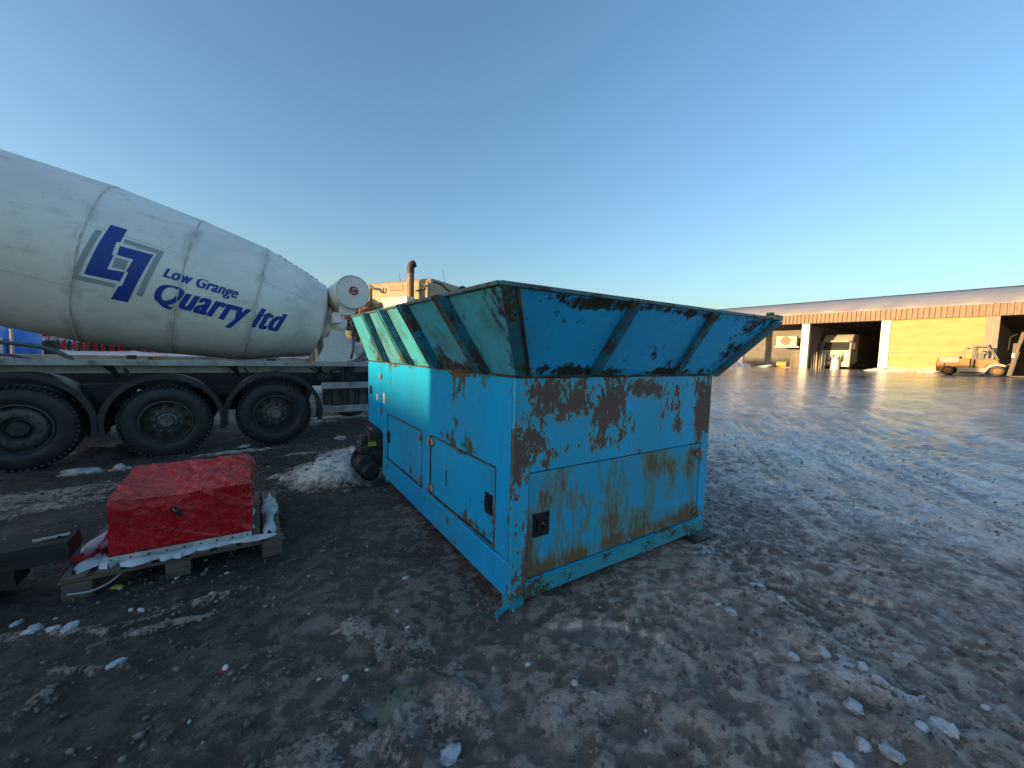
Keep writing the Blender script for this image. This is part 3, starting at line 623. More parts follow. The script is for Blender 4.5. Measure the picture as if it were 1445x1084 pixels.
# the crate: a wrapped block built as a crumpled grid
def wrapped():
    bm = bmesh.new(); n1, n2, n3 = 64, 40, 52
    x0, x1, y0, y1, z0, zf, zb = .175, .93, .125, .84, .135, .505, .56
    grid = {}
    def P(u, v, w):                    # 0..1 box coordinates
        x = x0+(x1-x0)*u; y = y0+(y1-y0)*v; z = z0+((zf+(zb-zf)*v)-z0)*w
        return x, y, z
    def add(f, na, nb):
        vs_ = [[bm.verts.new(f(i/na, j/nb)) for j in range(nb+1)] for i in range(na+1)]
        for i in range(na):
            for j in range(nb): bm.faces.new((vs_[i][j], vs_[i+1][j], vs_[i+1][j+1], vs_[i][j+1]))
    add(lambda a, b_: P(a, 0, b_), n1, n2); add(lambda a, b_: P(a, 1, b_), n1, n2); add(lambda a, b_: P(0, a, b_), n3, n2); add(lambda a, b_: P(1, a, b_), n3, n2); add(lambda a, b_: P(a, b_, 1), n1, n3)
    bmesh.ops.remove_doubles(bm, verts=bm.verts, dist=1e-4)
    bm.normal_update()
    co = np.array([v.co[:] for v in bm.verts]); no = np.array([v.normal[:] for v in bm.verts])
    s = co[:, 0]*1.0; a = fbm(co[:, 0]*9+co[:, 2]*5, co[:, 1]*9-co[:, 2]*11, 301, 3); r1 = 1-np.abs(fbm(co[:, 0]*8+co[:, 2]*14, co[:, 1]*7+co[:, 2]*4, 311, 3)*2-1)
    r2 = 1-np.abs(fbm(co[:, 0]*19-co[:, 2]*6, co[:, 1]*14+co[:, 2]*17, 321, 3)*2-1)
    amp = .35 + .65*sst(co[:, 2], .28, .42); amp = amp*(.5+.5*sst(co[:, 0], .3, .6)) + .15
    dsp = ((a-.5)*.034 + (r1**5)*.026 + (r2**5)*.012 - .009)*amp; dsp = dsp - .020*sst(co[:, 0], .80, .95)*sst(co[:, 2], .45, .56) + .012*np.sin(co[:, 0]*9+1)*sst(co[:, 2], .45, .5)
    # sagging bulge at the upper left, hanging over the side
    bl = np.exp(-(((co[:, 0]-.175)/.10)**2 + ((co[:, 1]-.30)/.28)**2 + ((co[:, 2]-.44)/.085)**2)); dsp = dsp + bl*.050
    for v, n_, d_ in zip(bm.verts, no, dsp): v.co += Vector(n_)*float(d_)
    mb = MB(); mb.bm.free(); mb.bm = bm; return mb
t = NT('red_plastic_wrap')
n = t.noise(9, 7, .75, t.map((1, 1, .6)), 1.2); n2 = t.noise(28, 5, .7, None, .8)
c = t.mix(t.ss(n, .4, .7), (.98, .012, .02), (.98, .06, .06)); c = t.mix(t.ss(n2, .62, .8, 0, .5), c, (.75, .22, .22))
w1 = t.noise(5, 4, .6, t.map((1.2, 1.2, 4), rot=(.3, .5, .2)), 2.5); w2 = t.noise(7, 5, .6, t.map((4.5, 1, 1.3), rot=(0, -.4, .3)), 2.0)
def fold(q): return t.math('POWER', t.math('SUBTRACT', 1.0, t.math('ABSOLUTE', t.math('MULTIPLY_ADD', q, 5.0, -2.5)), clamp=True), 2.0)
hh = t.math('ADD', t.math('MULTIPLY', t.math('ADD', fold(w1), fold(w2)), .55), t.math('MULTIPLY', n2, .45))
t.bump(hh, .9, .02); M_red = t.fin(c, .2, coat=.45)
cr_ = wrapped().build('wrapped_crate', M_red, None, smooth=60); cr_.location = fr(C0, TH, -2.19, 1.45); cr_.rotation_euler = (0, 0, TH)
tag(cr_, 'low crate wrapped in shiny crumpled bright red plastic film on the broken pallet', 'crate')
lump_t = MB().tube([(.50, .098, .415), (.515, .085, .40), (.53, .082, .38), (.545, .09, .365)], [.010, .016, .014, .008], 8).build('tear', M_black, cr_)
fl = MB()
vs_ = [[fl.bm.verts.new((.165-.10*i/5+.012*math.sin(i*2+j), .17+j*.04-.05*i/5, .30-.16*(i/5)**.7+.006*math.sin(3*i+2*j))) for j in range(6)] for i in range(6)]
for i in range(5):
    for j in range(5): fl.bm.faces.new((vs_[i][j], vs_[i+1][j], vs_[i+1][j+1], vs_[i][j+1]))
fl.build('loose_flap', M_red, cr_)
fs = MB(); vs_ = [[fs.bm.verts.new((.17-.24*i/8, .18+.05*j/3-.02*i/8+.012*math.sin(i*1.3), .166-.010*i/8+.010*math.sin(i+j*2))) for j in range(4)] for i in range(9)]
for i in range(8):
    for j in range(3): fs.bm.faces.new((vs_[i][j], vs_[i+1][j], vs_[i+1][j+1], vs_[i][j+1]))
fs.build('loose_flap', M_red, cr_)
cb = MB().tube(smooth_path([at(325/3.44, 620+755/3.44, .03), at(440/3.44, 620+737/3.44, .02), at(530/3.44, 620+695/3.44, .03), at(590/3.44, 620+645/3.44, .07), at(640/3.44, 620+592/3.44, .12), at(665/3.44, 620+540/3.44, .16)], 6), .006, 8).build('cable', mat('grey_cable', (.42, .44, .43), .45))
tag(cb, 'pale grey cable curling from the crate strip down to the mud', 'cable')
yp = at(165, 825); ye = lump('plastic_scrap', yp, .035, .025, .012, mat('yellow_plastic', (.75, .55, .03), .35, 0, (.5, .4, .1), 20), 41); tag(ye, 'crumpled yellow plastic scrap on the mud before the pallet', 'plastic scrap')
rp = at(317, 953); rl = lump('litter', rp, .024, .014, .006, mat('red_card', (.6, .02, .03), .4), 42, rz=.5); tag(rl, 'tiny red and white piece of litter on the dark mud in the foreground', 'litter')
MB().lathe((.0, .004, .006), (0, .15, 1), [(0, .012), (.012, .010), (.018, .005)], 8).build('white_tip', mat('white_paper', (.7, .75, .8), .5), rl)
# dark timber cribbing at the left edge
def timber(name, p0, p1, w, h, z, lab):
    d = p1-p0; L = d.length; a = math.atan2(d.y, d.x)
    bm_ = MB(); bm_.box((0, 0, 0), (L, w, h)); bmesh.ops.subdivide_edges(bm_.bm, edges=bm_.bm.edges[:], cuts=5, use_grid_fill=True)
    for v in bm_.bm.verts: v.co += Vector([random.uniform(-.005, .005) for _ in range(3)])
    o = bm_.build(name, M_woodd, None, bevel=0, smooth=40); o.location = (p0.x, p0.y, z); o.rotation_euler = (0, 0, a); return tag(o, lab, 'timber', 'timber blocks stacked at the left')
tp = fr(Vector((-2.68, 2.28, 0)), .75, 0, 0)
timber('timber_beam', fr(tp, .62, -1.0, -.02), fr(tp, .62, 0, -.02), .24, .115, .185, 'thick black timber beam lying on top of the cribbing at the left edge')
timber('timber_beam', fr(tp, .62, -1.1, -.0), fr(tp, .62, -.22, .0), .22, .105, .076, 'shorter dark timber beam under the thick top one')
timber('timber_beam', fr(tp, .62, -1.2, -.06), fr(tp, .62, -.30, -.06), .2, .11, -.037, 'lowest timber beam of the cribbing, half sunk in the mud')
ch = timber('timber_offcut', fr(tp, .62, -.16, .06), fr(tp, .62, -.02, .09), .025, .008, .302, 'slim pale splinter lying on the end of the top timber beam'); ch.data.materials[0] = mat('pale_splinter', (.45, .46, .42), .6)
del ch['group']
ck = MB().tube([at(345, 628) + Vector((0, 0, .02)), at(405, 664) + Vector((0, 0, .04)), at(468, 647) + Vector((0, 0, .04))], .008, 6)
ck = ck.build('steel_rod', M_dark); tag(ck, 'thin dark rod lying in the slush behind the red wrapped crate', 'rod')

# ------------------------------------------------------------------ concrete mixer
M_tyre = mat('tyre_rubber', (.022, .023, .026), .55, 0, (.05, .05, .052), 7, .45, .75, .35, 60)
M_rim = mat('dirty_rim', (.055, .052, .05), .45, .2, (.12, .11, .10), 9)
M_rims = mat('dusty_steel_rim', (.10, .095, .09), .5, .3, (.05, .047, .045), 7)
M_hub = mat('grey_hub', (.20, .205, .21), .45, .2, (.06, .06, .06), 14)
M_guard = mat('mudguard_plastic', (.022, .023, .027), .42, 0, (.06, .058, .055), 4, .45, .75)
M_drumw = None
def drum_mat():
    t = NT('drum_enamel'); v = t.map((1, 1, 1))
    n1 = t.noise(1.1, 6, .6); n2 = t.noise(5, 8, .7); st = t.noise(2.6, 7, .7, t.map((.5, 3.2, 3.2)))
    c = t.mix(t.ss(n1, .35, .68), (.92, .90, .82), (.80, .78, .70))
    c = t.mix(t.ss(n2, .52, .78, 0, .5), c, (.46, .43, .36)); dp = t.noise(1, 6, .65, t.map((9, 9, .7))); c = t.mix(t.ss(dp, .60, .78, 0, .5), c, (.36, .31, .24))
    c = t.mix(t.ss(st, .55, .75, 0, .4), c, (.28, .25, .20))
    c = t.mix(t.ss(t.noise(40, 4, .75), .68, .74, 0, .7), c, (.16, .14, .12))
    ax_ = t.n('ShaderNodeVectorMath', operation='DOT_PRODUCT'); t.l(t.tc, ax_.inputs[0]); ax_.inputs[1].default_value = (-math.cos(.207), 0, math.sin(.207))
    tt = t.math('SUBTRACT', ax_.outputs['Value'], -.768*math.cos(.207) + 2.051*math.sin(.207))
    for t0, w_, k_ in ((.985, .10, .5), (1.875, .13, .55), (2.854, .12, .5), (.35, .3, .3)):
        d_ = t.math('ABSOLUTE', t.math('SUBTRACT', t.math('ADD', tt, t.math('MULTIPLY', t.math('SUBTRACT', n2, .5), .25)), t0))
        c = t.mix(t.math('MULTIPLY', t.ss(d_, 0, w_, k_, 0), t.ss(t.noise(2.2, 6, .7), .38, .62)), c, (.36, .31, .24))
    pz = t.n('ShaderNodeSeparateXYZ'); t.l(t.tc, pz.inputs[0])
    t.bump(t.math('ADD', t.noise(3, 4, .5), t.math('MULTIPLY', t.noise(30, 4, .7), .12)), .3, .02); return t.fin(c, .55)
M_drum = drum_mat()
M_white = mat('truck_white', (.72, .72, .66), .45, 0, (.32, .31, .28), 4, .42, .75)
M_rail = mat('grey_rail', (.45, .46, .44), .5, .1, (.16, .16, .15), 5)
M_blue = mat('lettering_blue', (.02, .06, .36), .45, 0, (.03, .06, .26), 8)
M_gry = mat('logo_grey', (.33, .36, .38), .5, 0, (.40, .41, .41), 8)
M_orange = mat('orange_lens', (.55, .14, .03), .25)
M_emred = mat('emblem_red', (.50, .045, .09), .5)
def tyre(parent, c, ax, rad, w, hubdeep=.16, style=0, knob=True, n=64):
    """ax points outwards from the truck; returns the wheel part with its sub-parts"""
    c, ax = Vector(c), Vector(ax).normalized(); ri = rad*.565
    prof = [(-w, ri), (-w+.015, rad*.80), (-w+.05, rad*.965), (-w+.075, rad*.985), (-.075, rad*.985), (-.045, rad*.965), (-.018, rad*.86), (-.004, rad*.74), (-.006, rad*.63), (-.03, ri*1.02), (-.03, ri)]
    wheel = MB().lathe(c, ax, prof, n, cap=False).build('wheel', M_tyre, parent, smooth=45)
    if knob:
        b = MB(); a = ax.cross(Vector((0, 0, 1))).normalized(); u = a.cross(ax)
        nk = 52
        for k in range(nk):
            t0 = 2*math.pi*k/nk; d = a*math.cos(t0)+u*math.sin(t0); tg = -a*math.sin(t0)+u*math.cos(t0)
            p = c + d*(rad*.972)
            b.bar(p-ax*(.105)+tg*.004, p-ax*.012-d*.012, rad*.060, .028, up=d)
            t1 = t0+math.pi/nk; d = a*math.cos(t1)+u*math.sin(t1); b.bar(c+d*rad*.975-ax*(w*.5+.045), c+d*rad*.975-ax*.13, rad*.075, .024, up=d)
        b.build('tread', M_tyre, wheel, bevel=.003, smooth=0)
    pr_ = [(-.03, ri), (-.012, ri*1.0), (-.010, ri*.955), (-.05, ri*.93), (-hubdeep*.8, ri*.90), (-hubdeep, ri*.86), (-hubdeep+.01, ri*.6), (-hubdeep+.02, ri*.34), (-hubdeep+.02, .01)]
    if style == 1: pr_ = [(-.03, ri), (-.012, ri), (-.010, ri*.955), (-.045, ri*.93), (-.06, ri*.88), (-.02, ri*.80), (-.008, ri*.70), (-.008, ri*.50), (-.03, ri*.46), (-.07, ri*.44), (-.075, .01)]
    MB().lathe(c, ax, pr_, n, cap=False).build('rim', M_rim if style == 0 else M_rims, wheel, smooth=40)
    a = ax.cross(Vector((0, 0, 1))).normalized(); u = a.cross(ax); hd = -hubdeep+.012 if style == 0 else -.006
    for k in range(10 if knob else 0):
        b = MB(); hb = MB()
        t0 = 2*math.pi*(k+.3)/10; d = a*math.cos(t0)+u*math.sin(t0)
        rb = ri*(.50 if style == 0 else .61)
        b.lathe(c+d*rb+ax*hd, ax, [(-.004, .021), (.008, .021), (.010, .016), (.038 if style == 0 else .030, .014)], 6)
        t1 = 2*math.pi*(k+.8)/10; d = a*math.cos(t1)+u*math.sin(t1); hb.lathe(c+d*ri*(.74 if style == 0 else .84)+ax*(hd if style == 0 else -.052), ax, [(0, .034 if style == 0 else .024), (.006 if style == 0 else .03, .032 if style == 0 else .022)], 12)
        b.build('wheel_nut', M_hub if style == 0 else M_rims, wheel); hb.build('hand_hole', M_black, wheel)
    if style == 0: MB().lathe(c+ax*(-hubdeep), ax, [(0, ri*.40), (.05, ri*.38), (.06, ri*.30), (.12, ri*.27), (.135, ri*.23), (.135, .01)], 24, cap=False).build('hub', M_hub, wheel)
    else: MB().lathe(c+ax*(-.12), ax, [(0, ri*.44), (.055, ri*.42), (.06, ri*.36), (.085, ri*.30), (.088, .01)], 24, cap=False).build('hub', M_guard, wheel)
    return wheel
mx = empty('mixer_truck', W0, THT, 'big off-white concrete mixer truck with blue lettering on its tilted drum', 'mixer truck')
NW = (0, -1, 0)
WZ = [(0.0, .505), (-1.262, .475), (-2.56, .49)]
for k, (s, z) in enumerate(WZ):
    tyre(mx, (s, 0, z), NW, .515 if k == 2 else .505, .30, style=1 if k == 2 else 0)
    tyre(mx, (s, 2.5, z), (0, 1, 0), .505, .30, knob=False, n=32)
    MB().tube([(s, .2, z), (s, 2.3, z)], .085, 10).lathe((s, 1.25, z), (1, 0, 0), [(-.25, .08), (-.12, .24), (.12, .24), (.25, .08)], 16).build('axle', M_dark, mx)
    g_ = MB(); r0 = .62 if k < 2 else .64; zz = z+.0; pts = []
    A = arc(30, R(-12), R(192))
    sec = [(.0, .0), (.025, -.04), (.03, .0), (.03, .42), (0, .42)]
    rows = []
    for a in A:
        rr = r0; c_, s_ = math.cos(a), max(math.sin(a), -.25)
        rows.append([g_.bm.verts.new((s+(rr+dr)*c_, y_-.015, zz+(rr+dr)*s_)) for dr, y_ in ((-.035, 0), (-.035, .004), (0, .02), (0, .42), (.018, .42), (.030, .02), (.030, -.012), (-.035, -.012))])
    for i in range(len(rows)-1):
        for j in range(8): g_.bm.faces.new((rows[i][j], rows[i][(j+1) % 8], rows[i+1][(j+1) % 8], rows[i+1][j]))
    g_.bm.faces.new(rows[0]); g_.bm.faces.new(rows[-1][::-1])
    g_.build('mudguard', M_guard, mx, smooth=50)
    # bracket of the mudguard
    MB().tube([(s+.02, .1, zz+.66), (s+.02, .1, 1.10)], .02, 8).bar((s-.33, .02, zz+.62), (s-.38, .02, 1.20), .03, .05, up=(0, 1, 0)).build('mudguard_bracket', M_dark, mx)
# ladder frame and body subframe
MB().box((-4.6, .78, .86), (2.2, .86, 1.12)).box((-4.6, 1.64, .86), (2.2, 1.72, 1.12)).box((-4.0, .86, .92), (-3.9, 1.64, 1.08)).box((1.0, .86, .92), (1.1, 1.64, 1.08)).box((-1.9, .86, .92), (-1.8, 1.64, 1.08)).box((-.7, .86, .92), (-.6, 1.64, 1.08)).build('chassis_frame', M_dark, mx, bevel=.004)
MB().box((-2.15, .25, .70), (-1.65, .75, .98)).lathe((-.9, .55, .80), (1, 0, 0), [(0, .06), (.03, .13), (.5, .13), (.53, .06)], 14).box((-1.0, .4, .55), (-.3, .7, .68)).box((-2.2, .5, .4), (-1.6, .9, .66)).build('air_tank', M_dark, mx, bevel=.02)
MB().box((-4.6, .0, 1.236), (2.25, .055, 1.316)).box((-4.6, .055, 1.236), (2.25, .35, 1.244)).build('top_rail', M_rail, mx, bevel=.004)
MB().box((-4.6, .30, 1.125), (2.2, .36, 1.225)).box((-4.6, 2.14, 1.125), (2.2, 2.2, 1.225)).box((-4.6, 2.45, 1.236), (2.25, 2.5, 1.316)).build('subframe', M_white, mx, bevel=.004)
for s in (-1.78, -.50, .62, 1.05): MB().bar((s, .03, 1.235), (s+.05, .16, 1.08), .03, .05).bar((s-.06, .05, 1.235), (s+.03, .14, 1.12), .02, .02).build('bracket', M_dark, mx)
for s, w in ((-.04, .0), (-1.36, 0)): MB().box((s-.06, .03, 1.317), (s+.06, .08, 1.345)).build('lamp_bracket', M_dark, mx)
for s in (-1.32, .46): 
    l_ = MB().box((s-.045, .005, 1.318), (s+.045, .04, 1.362)).build('marker_lamp', M_orange, mx, bevel=.006)
MB().box((-1.62, .02, 1.318), (-1.53, .06, 1.37)).build('marker_lamp', M_black, mx, bevel=.004)
# side guard ahead of the wheels
MB().box((.64, .0, .87), (2.2, .035, .975)).build('guard_rail', M_rail, mx, bevel=.004)
MB().box((.66, .0, .475), (2.2, .035, .585)).build('guard_rail', M_rail, mx, bevel=.004)
MB().box((.95, .04, .46), (1.0, .09, 1.22)).build('guard_post', M_dark, mx); MB().box((1.85, .04, .46), (1.9, .09, 1.22)).build('guard_post', M_dark, mx)
pn = MB().box((.70, .20, .58), (1.25, .30, .90)).box((1.27, .20, .56), (2.1, .30, .90)).build('battery_box', mat('dirty_box', (.12, .115, .11), .6, 0, (.05, .045, .04), 6), mx, bevel=.01)
for s in (.82, .94, 1.08, 1.2, 1.4, 1.55): MB().box((s, .19, .60), (s+.012, .198, .88)).build('seam', M_dark, pn)
MB().tube(smooth_path([(.5, .12, 1.20), (.7, .10, 1.10), (.9, .12, 1.18), (1.2, .10, 1.08), (1.5, .12, 1.16), (1.9, .10, 1.1)], 6), .012, 6).tube(smooth_path([(.6, .1, 1.17), (1.0, .1, 1.06), (1.4, .1, 1.14), (2, .1, 1.05)], 6), .009, 6).box((.62, .06, 1.02), (.80, .2, 1.12)).box((1.02, .06, .98), (1.16, .16, 1.22)).build('air_line', M_dark, mx)
# drum: revolved about a tilted axis, front end low
S0, ZD, AD, NC = .768, 2.051, .207, 1.25
ax = Vector((-math.cos(AD), 0, math.sin(AD))); upd = Vector((math.sin(AD), 0, math.cos(AD))); DC = Vector((S0, NC, ZD))
TS_, RS_ = [0, .985, 1.875, 2.854, 4.4, 6.0], [.671, .98, 1.079, 1.139, 1.10, .62]
def drad(t): return float(np.interp(t, TS_, RS_))
def dpt(t, ph, off=0.0):
    r_ = drad(t)+off; return DC + ax*t + (upd*math.cos(ph) + Vector((0, -1, 0))*math.sin(ph))*r_
prof = [(-.10, .30), (-.06, .52), (-.02, .63)]
for t_ in np.linspace(0, 6.0, 61): prof.append((float(t_), drad(t_)))
dr = MB().lathe(DC, ax, prof, 128).build('drum', M_drum, mx, smooth=25)
M_seam = mat('drum_seam', (.66, .64, .57), .6, 0, (.42, .38, .31), 7)
for t_ in (.985, 1.875, 2.854, 4.4):
    r_ = drad(t_); MB().lathe(DC, ax, [(t_-.014, drad(t_-.014)-.002), (t_-.008, r_+.004), (t_+.008, r_+.004), (t_+.014, drad(t_+.014)-.002)], 128, cap=False).build('weld_seam', M_seam, dr, smooth=60)
for t0, t1, ph in ((1.875, 2.854, 1.265), (2.86, 5.5, 1.97), (.99, 1.87, 1.98), (0, .98, 1.27)):
    MB().tube([dpt(t0+(t1-t0)*k/12, ph, -.002) for k in range(13)], .005, 6).build('weld_seam', M_seam, dr)
MB().tube([dpt(t_, .30+.03*math.sin(t_*30), .012) for t_ in np.linspace(.15, .85, 30)], [.007+.004*math.sin(k*1.7) for k in range(30)], 6).build('concrete_splash', M_seam, dr)
# writing and logo laid on the drum
def on_drum(b, name, mt, off=.003, gl=None):
    bm = b.bm
    for ph in np.arange(1.0, 2.4, .03): bmesh.ops.bisect_plane(bm, geom=bm.verts[:]+bm.edges[:]+bm.faces[:], plane_co=(0, ph, 0), plane_no=(0, 1, 0))
    for t_ in list(np.arange(.1, 3.0, .1)) + [.985, 1.875, 2.854]: bmesh.ops.bisect_plane(bm, geom=bm.verts[:]+bm.edges[:]+bm.faces[:], plane_co=(t_, 0, 0), plane_no=(1, 0, 0))
    bmesh.ops.triangulate(bm, faces=bm.faces)
    for v in bm.verts: v.co = dpt(v.co.x, v.co.y, off + v.co.z*.0004)
    return b.build(name, mt, dr, smooth=0)
def decal(name, polys, mt, off=.003):
    b = MB()
    for p in polys: b.bm.faces.new([b.bm.verts.new((t_, ph, 0)) for t_, ph in p])
    return on_drum(b, name, mt, off)
decal('logo_blue', [[(2.648, 1.178), (2.498, 1.172), (2.520, 1.353), (2.553, 1.363), (2.561, 1.522), (2.543, 1.524), (2.571, 1.692), (2.414, 1.678), (2.440, 1.794), (2.757, 1.805)],
    [(2.513, 1.398), (2.196, 1.386), (2.341, 2.022), (2.498, 2.024), (2.444, 1.851), (2.415, 1.837), (2.384, 1.673), (2.402, 1.666), (2.365, 1.507), (2.517, 1.509)]], M_blue)
decal('logo_grey', [[(2.754, 1.294), (2.697, 1.291), (2.800, 1.834), (2.473, 1.832), (2.483, 1.884), (2.862, 1.884)], [(2.493, 1.300), (2.104, 1.305), (2.216, 1.915), (2.273, 1.910), (2.168, 1.355), (2.492, 1.350)],
    [(2.521, 1.540), (2.405, 1.535), (2.418, 1.653), (2.536, 1.659)]], M_gry)
def text_on_drum(txt, t_l, t_r, ph_base, ph_top, slant, wt, smear, mt, name):
    cu = D.curves.new('t', 'FONT'); cu.body = txt; cu.size = 1; cu.offset = wt; cu.resolution_u = 6; cu.space_character = 1.0 + smear*.9
    ob = D.objects.new('t', cu); COL.objects.link(ob); bpy.context.view_layer.update()
    me_ = D.meshes.new_from_object(ob.evaluated_get(bpy.context.evaluated_depsgraph_get())); D.objects.remove(ob)
    cu.body = 'x'; cu.offset = 0; ob2 = D.objects.new('t', cu); COL.objects.link(ob2); bpy.context.view_layer.update(); mx_ = D.meshes.new_from_object(ob2.evaluated_get(bpy.context.evaluated_depsgraph_get())); D.objects.remove(ob2)
    xh = max(v.co.y for v in mx_.vertices)/max(v.co.y for v in me_.vertices)
    allb = MB()
    for q_ in range(4):
        bb = bmesh.new(); bb.from_mesh(me_); dx = smear*(q_/3.0-.5)
        ymax = max(v.co.y for v in bb.verts); xs = [v.co.x for v in bb.verts]; x0, x1 = min(xs)-smear/2, max(xs)+smear/2
        for v in bb.verts:
            u = (v.co.x+dx-x0)/(x1-x0); y = v.co.y/ymax
            hgt = y if y < 0 else (y*.79/xh if y < xh else .79 + (y-xh)*.21/(1-xh))
            ph = ph_base[0]*(1-u)+ph_base[1]*u; pt_ = ph_top[0]*(1-u)+ph_top[1]*u
            v.co = Vector((t_l + (t_r-t_l)*u - slant*hgt, ph + (pt_-ph)*hgt, q_))
        bmesh.ops.dissolve_limit(bb, angle_limit=.001, verts=bb.verts, edges=bb.edges)
        tm = D.meshes.new('t'); bb.to_mesh(tm); bb.free(); allb.bm.from_mesh(tm); D.meshes.remove(tm)
    return on_drum(allb, name, mt)
text_on_drum('Low Grange', 2.062, 1.235, (1.612, 1.648), (1.497, 1.520), .03, .012, .075, M_blue, 'lettering')
text_on_drum('Quarry ltd', 2.145, .625, (1.930, 2.058), (1.690, 1.696), .09, .008, .092, M_blue, 'lettering')
# drum bearing, gearbox and pedestal
MB().lathe(DC, -ax, [(.09, .30), (.13, .34), (.17, .34), (.18, .26), (.34, .24), (.36, .16), (.5, .15)], 28).build('drum_gearbox', M_drum, mx, bevel=.004)
MB().prism([(.66, .70, 1.25), (.92, .70, 1.86), (1.14, .70, 1.84), (1.42, .70, 1.25)], (0, .03, 0)).prism([(.66, 1.77, 1.25), (.92, 1.77, 1.86), (1.14, 1.77, 1.84), (1.42, 1.77, 1.25)], (0, .03, 0)).box((.80, .73, 1.25), (.84, 1.77, 1.7)).build('pedestal', M_drum, mx, bevel=.006)
MB().prism([(-4.2, .7, 1.25), (-4.05, .7, 2.4), (-3.85, .7, 2.4), (-3.7, .7, 1.25)], (0, .05, 0)).prism([(-4.2, 1.75, 1.25), (-4.05, 1.75, 2.4), (-3.85, 1.75, 2.4), (-3.7, 1.75, 1.25)], (0, .05, 0)).build('rear_pedestal', M_white, mx)
# water tank across the frame with a red swirl on its end
tk = MB().lathe((1.197, .30, 2.515), (0, 1, 0), [(0, .01), (.0, .265), (.012, .277), (.06, .281), (1.85, .281), (1.9, .26), (1.9, .01)], 48, cap=False).build('water_tank', M_drum, mx, smooth=40)
MB().lathe((1.197, .295, 2.515), (0, 1, 0), [(.0, .272), (-.012, .280), (.03, .288), (.05, .284)], 48, cap=False).build('tank_flange', M_drum, tk, smooth=40)
MB().box((1.02, .42, 2.12), (1.30, .55, 2.27)).box((1.05, 1.5, 2.10), (1.30, 1.65, 2.27)).box((.92, .5, 1.98), (1.06, 1.7, 2.16)).build('tank_cradle', M_drum, mx, bevel=.01)
em = MB(); ec = Vector((1.21, .2975, 2.535))
em.lathe(ec, (0, -1, 0), [(0, .078), (.0035, .078)], 40).build('emblem_disc', M_emred, tk)
em = MB()
for k in range(2):
    o_ = []; i_ = []
    for j in range(15):
        a = k*math.pi + .2 + j/14*2.9; rr = .064*(1-j/14*.86); w_ = .0085*math.sin(math.pi*(j+.6)/15.2)+.002
        o_.append(ec + Vector(((rr+w_)*math.cos(a), -.0045, (rr+w_)*math.sin(a)))); i_.append(ec + Vector(((rr-w_)*math.cos(a), -.0045, (rr-w_)*math.sin(a))))
    for j in range(14): em.quad(o_[j], o_[j+1], i_[j+1], i_[j])
em.build('emblem_swirl', M_white, tk, smooth=0)
# hoses and valves between drum and cab
hs = MB(); 
for P in ([(1.33, .35, 1.32), (1.42, .33, 1.5), (1.40, .36, 1.75), (1.28, .40, 2.05), (1.30, .45, 2.25)], [(1.05, .5, 1.28), (1.25, .42, 1.32), (1.45, .38, 1.55), (1.48, .4, 1.85), (1.36, .5, 2.1)], [(1.2, .5, 1.35), (1.24, .45, 1.6), (1.22, .45, 1.9), (1.2, .5, 2.1)],
          [(1.3, .55, 1.9), (1.55, .5, 1.8), (1.68, .5, 1.55), (1.75, .5, 1.3)], [(1.1, .3, 1.3), (1.5, .22, 1.36), (1.9, .25, 1.34), (2.2, .3, 1.40)]):
    hs.tube(smooth_path(P, 6), .022, 8)
hs.build('hydraulic_hose', mat('hose_grey', (.10, .095, .09), .5, 0, (.22, .20, .18), 10), mx)
vb = MB().box((1.22, .40, 1.76), (1.40, .55, 1.95)).box((1.26, .36, 1.66), (1.33, .42, 1.8)).lathe((1.30, .39, 1.90), (0, -1, 0), [(0, .03), (.06, .03)], 10).build('valve_block', mat('valve_brown', (.06, .04, .035), .5), mx, bevel=.006)
hl = MB(); 
for cx_, cz_ in ((1.22, 1.98), (1.37, 1.97)): hl.tube([(cx_+.05*math.cos(a), .38, cz_+.05*math.sin(a)) for a in arc(14, 0, 6.0)], .009, 6)
hl.tube([(1.36, .4, 2.3), (1.36, .4, 1.95)], .012, 6).build('lever_loop', M_rail, vb)
# handrail at the rear of the deck
MB().tube(smooth_path([(-3.6, .02, 1.62), (-2.9, .02, 1.52), (-2.45, .02, 1.47), (-2.22, .02, 1.40), (-2.08, .02, 1.30)], 6), .024, 8).tube(smooth_path([(-3.6, .02, 1.36), (-2.75, .02, 1.36), (-2.5, .02, 1.33), (-2.3, .02, 1.26)], 6), .016, 8).build('handrail', mat('worn_pipe', (.10, .10, .10), .4, .4, (.2, .19, .18), 14), mx)
MB().bar((1.9, 1.0, .05), (1.9, 1.0, .9), .12, .12).bar((1.9, 1.5, .05), (1.9, 1.5, .9), .12, .12).build('support_leg', M_dark, mx)

# ------------------------------------------------------------------ tractor behind the hopper
tr = empty('tractor_truck', CC, THC, 'cream truck cab with tall rusty exhaust stack showing above the blue hopper', 'truck')
M_cab = mat('cab_cream', (.38, .32, .19), .42, 0, (.28, .23, .14), 3, .42, .75)
M_cabd = mat('cab_recess', (.24, .20, .13), .5, 0, (.2, .17, .11), 3)
H_ = 3.60                        # local +x = forward, +y = to the left (towards the mixer)
cabp = MB().prism([(.06, 0, 1.15), (.0, 0, 1.3), (.0, 0, H_-.10), (.05, 0, H_), (1.45, 0, H_-.02), (1.80, 0, H_-.45), (1.98, 0, 2.4), (2.02, 0, 1.15)], (0, 2.45, 0)).build('cab', M_cab, tr, bevel=.06, seg=3)
MB().box((-.012, .62, 2.35), (.008, 1.98, 3.16)).build('rear_window', M_cabd, tr, bevel=.03)
MB().box((-.02, .70, 2.42), (-.0125, 1.90, 3.10)).build('window_panel', mat('pale_panel', (.27, .22, .12), .35, 0, (.20, .16, .09), 5), tr)
MB().box((-.010, 1.02, 3.30), (.008, 1.56, 3.44)).build('vent', mat('vent_brown', (.12, .08, .05), .5), tr, bevel=.01)
